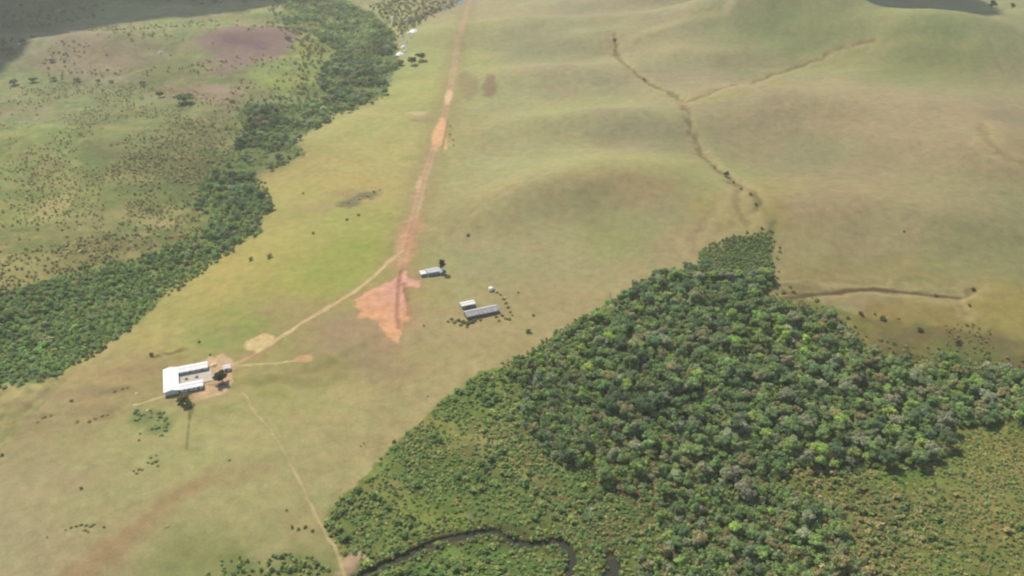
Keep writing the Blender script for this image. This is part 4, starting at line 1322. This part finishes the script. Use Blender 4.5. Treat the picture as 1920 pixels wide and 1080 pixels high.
dead_tree(1001, 722, 12, 'pale dead trunk on the west edge of the wood above the bright marsh')
dead_tree(979, 770, 9, 'short pale dead trunk at the corner of the marsh and the wood')
dead_tree(1133, 652, 12, 'pale dead tree with bare branches in the north-west of the wood')
dead_tree(1156, 640, 10, 'second pale dead tree just right of the taller one in the north-west of the wood')
dead_tree(1222, 762, 10, 'pale dead tree in the middle of the wood')
dead_tree(1144, 556, 10, 'pale leaning dead tree at the northern edge of the wood')
dead_tree(1104, 965, 12, 'pale bare trunk above the creek bend')
dead_tree(1025, 672, 10, 'pale dead tree near the pasture side of the wood')
dead_tree(880, 962, 6, 'small white stump in the marsh above the creek')

# ------------------------------------------------------------ buildings
MAT_TIN = None


def tin(name, col, rough=0.45, rust=0.0, pitch=0.35):
    m, nt, N, L, b = new_mat(name)
    tc = N.new('ShaderNodeTexCoord')
    wv = N.new('ShaderNodeTexWave'); wv.bands_direction = 'X'; wv.inputs['Scale'].default_value = 1.0 / pitch; wv.inputs['Distortion'].default_value = 0.0
    L.new(tc.outputs['Object'], wv.inputs['Vector'])
    n1 = N.new('ShaderNodeTexNoise'); n1.inputs['Scale'].default_value = 0.6; n1.inputs['Detail'].default_value = 6
    L.new(tc.outputs['Object'], n1.inputs['Vector'])
    cr = N.new('ShaderNodeValToRGB')
    cr.color_ramp.elements[0].position = 0.35; cr.color_ramp.elements[1].position = 0.68
    cr.color_ramp.elements[0].color = tuple(float(c) for c in col) + (1,)
    dk = np.array(col) * (0.86 - 0.3 * rust) * np.array([1.0, 1 - 0.10 * rust, 1 - 0.25 * rust])
    cr.color_ramp.elements[1].color = tuple(float(c) for c in dk) + (1,)
    L.new(n1.outputs['Fac'], cr.inputs['Fac'])
    L.new(cr.outputs['Color'], b.inputs['Base Color'])
    bp = N.new('ShaderNodeBump'); bp.inputs['Strength'].default_value = 0.4; bp.inputs['Distance'].default_value = 0.05
    L.new(wv.outputs['Fac'], bp.inputs['Height']); L.new(bp.outputs['Normal'], b.inputs['Normal'])
    b.inputs['Roughness'].default_value = rough
    b.inputs['Specular IOR Level'].default_value = 0.4
    return m


MAT_WHITE_TIN = tin('white_tin', (0.62, 0.60, 0.56))
MAT_RIDGE = simple_mat('ridge_grey', (0.45, 0.46, 0.46), 0.6, 0.1, 0.6)
MAT_GREY_TIN = tin('grey_tin', (0.50, 0.52, 0.52), 0.5, 0.3)
MAT_OLD_TIN = tin('weathered_tin', (0.42, 0.38, 0.36), 0.6, 0.9)
MAT_BRIGHT_TIN = tin('new_tin', (0.60, 0.61, 0.56), 0.4)
MAT_WALL_W = simple_mat('whitewash', (0.62, 0.60, 0.55), 0.9, 0.1, 1.0)
MAT_WALL_G = simple_mat('grey_render', (0.30, 0.31, 0.29), 0.9, 0.12, 1.0)
MAT_WOOD = simple_mat('weathered_planks', (0.20, 0.16, 0.12), 0.9, 0.2, 2.0)
MAT_DARK = simple_mat('dark_opening', (0.03, 0.03, 0.035), 0.4, 0.1, 2.0)
MAT_CONC = simple_mat('concrete', alb(216, 204, 196), 0.9, 0.12, 0.5)
MAT_HEAP = simple_mat('sand_heap', alb(246, 222, 176), 0.95, 0.1, 0.8)
MAT_WHITE = simple_mat('white_sheet', (0.78, 0.77, 0.74), 0.6, 0.06, 0.8)
MAT_ROCK = simple_mat('pale_rock', (0.52, 0.50, 0.45), 0.95, 0.2, 0.3)


def bx(x0, x1, y0, y1, z0, z1):
    v = np.array([(x, y, z) for z in (z0, z1) for y in (y0, y1) for x in (x0, x1)], float)
    f = np.array([(0, 2, 3, 1), (4, 5, 7, 6), (0, 1, 5, 4), (2, 6, 7, 3), (0, 4, 6, 2), (1, 3, 7, 5)])
    return v, f


def gable_part(parent, L_, W_, wh, rh, mroof, mwall, over=0.6, ends=True, name_roof='roof', openings=True, xo=0.0, yo=0.0, rot=0.0, doors=(0.3,), nwin=3, both=True, ridge_cap=True):
    """one gabled wing along local x, centred at (xo, yo), turned by rot, hung under parent"""
    def tf(v):
        c, s = math.cos(rot), math.sin(rot)
        v = np.asarray(v, float).copy()
        x, y = v[:, 0].copy(), v[:, 1].copy()
        v[:, 0] = x * c - y * s + xo
        v[:, 1] = x * s + y * c + yo
        return v
    hl, hw = L_ / 2, W_ / 2
    slope = rh / hw
    # walls with gable ends, 0.2 thick outline closed as one solid
    prof = [(-hw, 0), (hw, 0), (hw, wh), (0, wh + rh - 0.08), (-hw, wh)]
    v = np.array([(sx * hl, y, z - (0.6 if z == 0 else 0)) for sx in (-1, 1) for (y, z) in prof])
    me = bpy.data.meshes.new('wall')
    me.from_pydata([tuple(p) for p in tf(v)], [], [(4, 3, 2, 1, 0), (5, 6, 7, 8, 9), (0, 1, 6, 5), (1, 2, 7, 6), (2, 3, 8, 7), (3, 4, 9, 8), (4, 0, 5, 9)])
    me.materials.append(mwall)
    link('wall', me, parent)
    # roof: two slabs meeting at the ridge, with overhang
    o = over
    ey = hw + o
    ez = wh - slope * o
    zt = wh + rh
    th = 0.12
    # one folded sheet with thickness
    pr = [(-ey, ez + 0.06), (0, zt + 0.06), (ey, ez + 0.06), (ey, ez - th), (0, zt - th), (-ey, ez - th)]
    v = np.array([(sx * (hl + o), y, z + 0.05) for sx in (-1, 1) for (y, z) in pr])
    me = bpy.data.meshes.new('roof')
    me.from_pydata([tuple(p) for p in tf(v)], [], [(5, 4, 1, 0), (4, 3, 2, 1), (6, 7, 10, 11), (7, 8, 9, 10), (0, 1, 7, 6), (1, 2, 8, 7), (2, 3, 9, 8), (5, 0, 6, 11), (3, 4, 10, 9), (4, 5, 11, 10)])
    me.materials.append(mroof)
    roof = link(name_roof, me, parent)
    if ridge_cap:
        v, f = bx(-hl - o, hl + o, -0.22, 0.22, zt + 0.10, zt + 0.17)
        link('ridge_cap', mesh_from('ridge_cap', tf(v), f, MAT_RIDGE), roof)
    if openings:
        for side in ((-1, 1) if both else (-1,)):
            for k in range(nwin):
                t = -hl + L_ * (k + 0.75) / (nwin + 0.5)
                y0, y1 = sorted((side * hw, side * (hw + 0.05)))
                v, f = bx(t - 0.6, t + 0.6, y0 + (0.002 if side > 0 else 0), y1, 1.1, 2.1)
                wn_ = link('window', mesh_from('window', tf(v), f, MAT_WALL_W), parent)
                y0, y1 = sorted((side * (hw + 0.052), side * (hw + 0.07)))
                v, f = bx(t - 0.5, t + 0.5, y0, y1, 1.2, 2.0)
                link('pane', mesh_from('pane', tf(v), f, MAT_DARK), wn_)
            for d_ in doors:
                t = -hl + L_ * d_
                y0, y1 = sorted((side * (hw + 0.003), side * (hw + 0.08)))
                v, f = bx(t - 0.5, t + 0.5, y0, y1, 0, 2.1)
                link('door', mesh_from('door', tf(v), f, MAT_WOOD), parent)
    return roof


def endpoint_frame(a, b, above):
    p = PP([a, b], above)
    d = p[1] - p[0]
    L_ = float(np.hypot(*d))
    return (p[0] + p[1]) / 2, L_, math.atan2(d[1], d[0])


def empty(name, x, y, z, rot=0):
    o = bpy.data.objects.new(name, None)
    COL.objects.link(o)
    o.location = (x, y, z)
    o.rotation_euler = (0, 0, rot)
    return o


# --- U-shaped building
(c0, L0, a0) = endpoint_frame((316.4, 731.5), (322.6, 686.2), 4.0)     # left wing, near to far
(c1, L1, a1) = endpoint_frame((335, 691.0), (384.8, 677.8), 3.8)       # far wing
(c2, L2, a2) = endpoint_frame((331.5, 723.0), (376.5, 714.8), 3.6)     # near wing
print('U wings', c0, L0, math.degrees(a0), c1, L1, math.degrees(a1), c2, L2, math.degrees(a2))
ang = ((a0 - math.pi / 2) + a1 + a2) / 3
uz = max(gz(*c0), gz(*c1), gz(*c2)) - 0.1
print('corner heights', gz(*c0), gz(*c1), gz(*c2))
ub = empty('courtyard_building', float(c0[0]), float(c0[1]), uz, ang)


def to_local(p):
    d = np.asarray(p) - c0
    return d[0] * math.cos(-ang) - d[1] * math.sin(-ang), d[0] * math.sin(-ang) + d[1] * math.cos(-ang)


gable_part(ub, L0 - 1.2, 7.4, 2.5, 0.9, MAT_WHITE_TIN, MAT_WALL_W, 0.6, rot=math.pi / 2, nwin=5, doors=(0.3, 0.7))
l1 = to_local(c1); l2 = to_local(c2)
x_in = 7.4 / 2 + 0.62
for (lc, Lw, wd) in ((l1, L1, 5.6), (l2, L2, 5.4)):
    xr = lc[0] + Lw / 2
    xl = x_in
    gable_part(ub, xr - xl, wd, 2.3, 0.55, MAT_WHITE_TIN, MAT_WALL_W, 0.55, rot=0.0, xo=(xr + xl) / 2 + 0.5, yo=lc[1], nwin=4, doors=(0.35, 0.8))
tag(ub, 'U-shaped building with three white tin-roofed wings around a small pale courtyard', 'building')
# courtyard slab between the wings, with two round planters
v, f = bx(x_in - 0.5, l1[0] + L1 / 2 + 2.6, l2[1] + 2.75, l1[1] - 2.85, -1.2, 0.42)
cy = link('courtyard_slab', mesh_from('courtyard_slab', v, f, MAT_CONC), ub)
for (sx, lab) in ((0.28, 'nearer the left wing'), (0.66, 'nearer the open side')):
    lx = x_in + (L1) * sx
    ly = (l1[1] + l2[1]) / 2 + 0.2
    x = c0[0] + lx * math.cos(ang) - ly * math.sin(ang)
    y = c0[1] + lx * math.sin(ang) + ly * math.cos(ang)
    o = link('shrub', SHRUB[1][2], None, (float(x), float(y), uz + 0.42))
    o.scale = (1.0, 1.0, 0.7)
    cc = lin((112, 108, 92)) / K_LIGHT
    o.color = (cc[0], cc[1], cc[2], 1)
    tag(o, 'small dull round bush in the courtyard, ' + lab, 'shrub')

# water butt + posts round the yard are too small; the shade roof and heaps beside the dark tree
def hut(px, py, L_, W_, rot, name, label, mroof, mwall, wh=2.2, rh=0.5, above=2.4, nwin=1, cat='hut', doors=(0.3,)):
    x, y = P(np.array(px), np.array(py), above)
    x, y = float(x), float(y)
    e = empty(name, x, y, gz(x, y), rot)
    gable_part(e, L_, W_, wh, rh, mroof, mwall, 0.35, nwin=nwin, doors=doors)
    tag(e, label, cat)
    return e


hut(425, 687, 3.6, 3.0, ang, 'small_hut', 'tiny white-roofed hut just behind the dark round tree', MAT_WHITE_TIN, MAT_WALL_W)


def heap(name, px, py, rx, ry, h, mat, label, cat, seed=1, segs=14, above=0.3, rings=4):
    rg = np.random.default_rng(seed)
    x, y = P(np.array(px), np.array(py), above)
    x, y = float(x), float(y)
    V = [(0, 0, h)]
    for k in range(1, rings + 1):
        t = k / rings
        for a in range(segs):
            an = 2 * math.pi * a / segs
            j = 1 + rg.uniform(-0.16, 0.16)
            V.append((math.cos(an) * rx * t * j, math.sin(an) * ry * t * j, h * (1 - t ** 1.7) * (1 + rg.uniform(-.12, .12)) - (0.4 if k == rings else 0)))
    Fc = [(0, 1 + a, 1 + (a + 1) % segs) for a in range(segs)]
    for k in range(rings - 1):
        for a in range(segs):
            b0 = 1 + k * segs
            Fc.append((b0 + a, b0 + segs + a, b0 + segs + (a + 1) % segs, b0 + (a + 1) % segs))
    me = bpy.data.meshes.new(name)
    me.from_pydata(V, [], Fc)
    me.materials.append(mat)
    o = link(name, me, None, (x, y, gz(x, y)))
    o.rotation_euler = (0, 0, rg.uniform(0, 3))
    tag(o, label, cat)
    return o


heap('sand_heap', 401, 684, 2.6, 2.2, 1.1, MAT_HEAP, 'cream coloured sand heap between the far wing and the tiny hut', 'heap', 3)
heap('sand_heap', 277, 769, 1.3, 1.2, 0.6, MAT_HEAP, 'small pale heap at the upper left of the green garden shrubs', 'heap', 4)
heap('sand_heap', 256, 737, 1.3, 1.0, 0.5, MAT_HEAP, 'small pale heap on the grass left of the U-shaped building', 'heap', 5)
heap('sand_heap', 948, 557, 1.3, 1.0, 0.6, MAT_HEAP, 'small cream heap beside the curved row of shrubs', 'heap', 6)
heap('sand_heap', 313, 986, 1.6, 1.2, 0.4, simple_mat('dry_heap', alb(176, 168, 96), 0.95, 0.1, 0.8), 'small yellowish mound beside the red soil band', 'mound', 7)

# --- tin-roofed house by the airstrip: bright lean-to, grey main roof
(c3, L3, a3) = endpoint_frame((793, 508.5), (823, 504), 3.0)
hs = empty('tin_roofed_house', float(c3[0]), float(c3[1]), gz(*c3), a3)
gable_part(hs, 9.2, 5.2, 2.6, 0.9, MAT_GREY_TIN, MAT_WALL_G, 0.5, nwin=3, doors=(0.5,), xo=1.6)
gable_part(hs, 3.6, 4.6, 2.3, 0.6, MAT_BRIGHT_TIN, MAT_WALL_G, 0.4, nwin=1, doors=(), xo=-6.1)
tag(hs, 'grey tin-roofed house with a brighter low end standing right of the airstrip', 'house')
hut(828.5, 507.5, 3.2, 3.4, a3, 'small_hut', 'small grey hut between the tin-roofed house and the tall dark tree', MAT_GREY_TIN, MAT_WALL_G, 2.2, 0.5)

# --- two sheds
(c4, L4, a4) = endpoint_frame((863, 570.5), (889.5, 564.8), 2.8)
sh1 = empty('white_shed', float(c4[0]), float(c4[1]), gz(*c4), a4)
gable_part(sh1, L4 - 1.0, 4.2, 2.6, 0.55, MAT_WHITE_TIN, MAT_WALL_G, 0.5, nwin=2, doors=(0.5,))
tag(sh1, 'short white-roofed shed directly behind the long weathered shed', 'shed')
(c5, L5, a5) = endpoint_frame((871, 587), (933, 573), 3.4)
sh2 = empty('long_shed', float(c5[0]), float(c5[1]), gz(*c5), a5)
gable_part(sh2, L5 - 1.2, 6.6, 2.5, 1.5, MAT_OLD_TIN, MAT_WOOD, 0.6, nwin=5, doors=(0.3, 0.7))
tag(sh2, 'long shed with a weathered grey gable roof, front one of the two sheds', 'shed')
print('sheds', L3, L4, L5, math.degrees(a3), math.degrees(a4), math.degrees(a5))

# --- white tank on a low stand
x, y = (float(t) for t in P(np.array(920.5), np.array(541), 1.6))
tk = empty('water_tank', x, y, gz(x, y))
prof = [(0.0, 2.75), (0.45, 2.72), (1.1, 2.55), (1.5, 2.25), (1.55, 2.0), (1.5, 1.2), (1.55, 0.9), (1.5, 0.45), (0, 0.45)]
seg = 20
V, Fc = [], []
for (r_, z_) in prof:
    for k in range(seg):
        a = 2 * math.pi * k / seg
        V.append((r_ * math.cos(a), r_ * math.sin(a), z_))
for i in range(len(prof) - 1):
    for k in range(seg):
        Fc.append((i * seg + k, (i + 1) * seg + k, (i + 1) * seg + (k + 1) % seg, i * seg + (k + 1) % seg))
link('tank_body', mesh_from('tank_body', np.array(V), np.array(Fc), MAT_WHITE, True), tk)
v, f = bx(-1.7, 1.7, -1.7, 1.7, -0.5, 0.44)
link('stand', mesh_from('stand', v, f, MAT_WALL_G), tk)
tag(tk, 'round white water tank on a low grey stand behind the sheds', 'tank')

# ------------------------------------------------------------ pale rocks by the river at the top
RK = [(776, 58, 10, 3, 'flat white rock nearest the far river'), (768, 62, 6, 2.4, 'white rock just left of the flat one by the far river'), (753, 68, 5, 3, 'small white rock at the edge of the gallery wood'),
      (757, 88, 6, 4, 'tall white rock in the middle of the row by the wood'), (750, 101, 10, 3.4, 'broad white rock at the near end of the row by the wood'), (760, 96, 5, 3, 'white rock touching the broad one'),
      (744, 80, 4, 2, 'little white rock left of the tall one'), (727, 153, 6, 3.5, 'single white rock alone at the wood edge below the others'), (738, 32, 6, 4, 'pale rock up the river among the bushes'),
      (758, 33, 4, 3, 'small pale rock right of the one among the bushes'), (42, 80, 11, 3, 'long pale rock on the rim of the cloud shadow at far left'), (301, 98, 5, 2, 'small pale rock on the pink hillside'), (809, 2, 6, 2, 'pale rock at the very top of the river'),
      (770, 70, 4, 2, 'small white rock between the flat rock and the wood edge'), (762, 78, 4, 2.4, 'white rock just behind the tall one'), (752, 76, 3, 2, 'little white rock under the trees behind the tall one'),
      (766, 90, 3, 2, 'little white rock on the grass side of the tall one'), (742, 105, 4, 2.4, 'white rock at the wood side of the broad one'), (733, 148, 3, 2, 'tiny white rock beside the single one at the wood edge'),
      (666, 368, 4, 2, 'pale grey rock on the rocky patch left of the airstrip')]
for k, (px, py, rx, ry, lab) in enumerate(RK):
    x, y = P(np.array(px), np.array(py), 0.5)
    dep = float(to_px(x, y, 0)[2])
    w_ = rx * dep / F_PX
    heap('rock', px, py, w_, w_ * 0.8, min(w_ * 0.7, 2.6), MAT_ROCK if k not in (0, 3, 4, 7) else MAT_WHITE, lab, 'rock', 30 + k, 9, 0.6, 3)

# ------------------------------------------------------------ clouds that throw the two dark shadows
MAT_CLOUD = simple_mat('cloud_white', (0.85, 0.85, 0.86), 1.0, 0.04, 0.01)


def cloud(shadow_px, alt, r0, seed, spacing, zt=0.0):
    rg = np.random.default_rng(seed)
    poly = np.stack([np.array(W(p[0], p[1], zt)) for p in shadow_px])
    k = (alt - zt) / math.tan(SUN_EL)
    sh = np.array([math.sin(SUN_AZ), math.cos(SUN_AZ)]) * k
    x0, y0 = poly.min(0); x1, y1 = poly.max(0)
    bm0 = bmesh.new()
    bmesh.ops.create_icosphere(bm0, subdivisions=2, radius=1.0)
    bv = np.array([v.co[:] for v in bm0.verts]); bf = np.array([[v.index for v in f.verts] for f in bm0.faces])
    bm0.free()
    parts = []
    X, Y = np.meshgrid(np.arange(x0, x1, spacing), np.arange(y0, y1, spacing))
    X = (X + rg.uniform(-.3, .3, X.shape) * spacing).ravel(); Y = (Y + rg.uniform(-.3, .3, Y.shape) * spacing).ravel()
    sd = sdist(X, Y, poly)
    for x, y, s in zip(X, Y, sd):
        r_ = min(r0, s * 0.95)
        if r_ < r0 * 0.15: continue
        v = bv * (1 + 0.18 * fbm(bv[:, 0] * 3 + x, bv[:, 1] * 3 + bv[:, 2] * 2 + y, 1.3, seed, 2))[:, None]
        v = v * np.array([r_, r_, r_ * 0.8]) * 1.15 + np.array([x + sh[0], y + sh[1], alt + r_ * 0.5])
        parts.append((v, bf))
    v, f = merge(parts)
    o = link('cloud', mesh_from('cloud', v, f, MAT_CLOUD, True))
    tag(o, kind='structure')


cloud([(-520, 190), (-20, 120), (25, 88), (70, 58), (150, 34), (230, 20), (320, 10), (420, 4), (560, -4), (700, -70), (500, -120), (-300, -120), (-900, 20)], 1100, 75, 5, 55, 8.0)
cloud([(1572, -6), (1625, 16), (1690, 27), (1760, 24), (1820, 10), (1845, -6), (1800, -60), (1560, -60)], 1000, 34, 6, 17, 38.0)

# ------------------------------------------------------------ air
HAZE = 0.00011
bmh = bmesh.new()
v, f = bx(-14000, 14000, -3000, 8000, -60, 330)
m, nt, N, L, b = new_mat('haze_air')
N.remove(b)
pv = N.new('ShaderNodeVolumePrincipled')
pv.inputs['Color'].default_value = (1.0, 0.93, 0.76, 1)
pv.inputs['Density'].default_value = HAZE
pv.inputs['Anisotropy'].default_value = 0.25
L.new(pv.outputs['Volume'], N['Material Output'].inputs['Volume'])
hz = link('haze', mesh_from('haze', v, f, m))
tag(hz, kind='stuff')
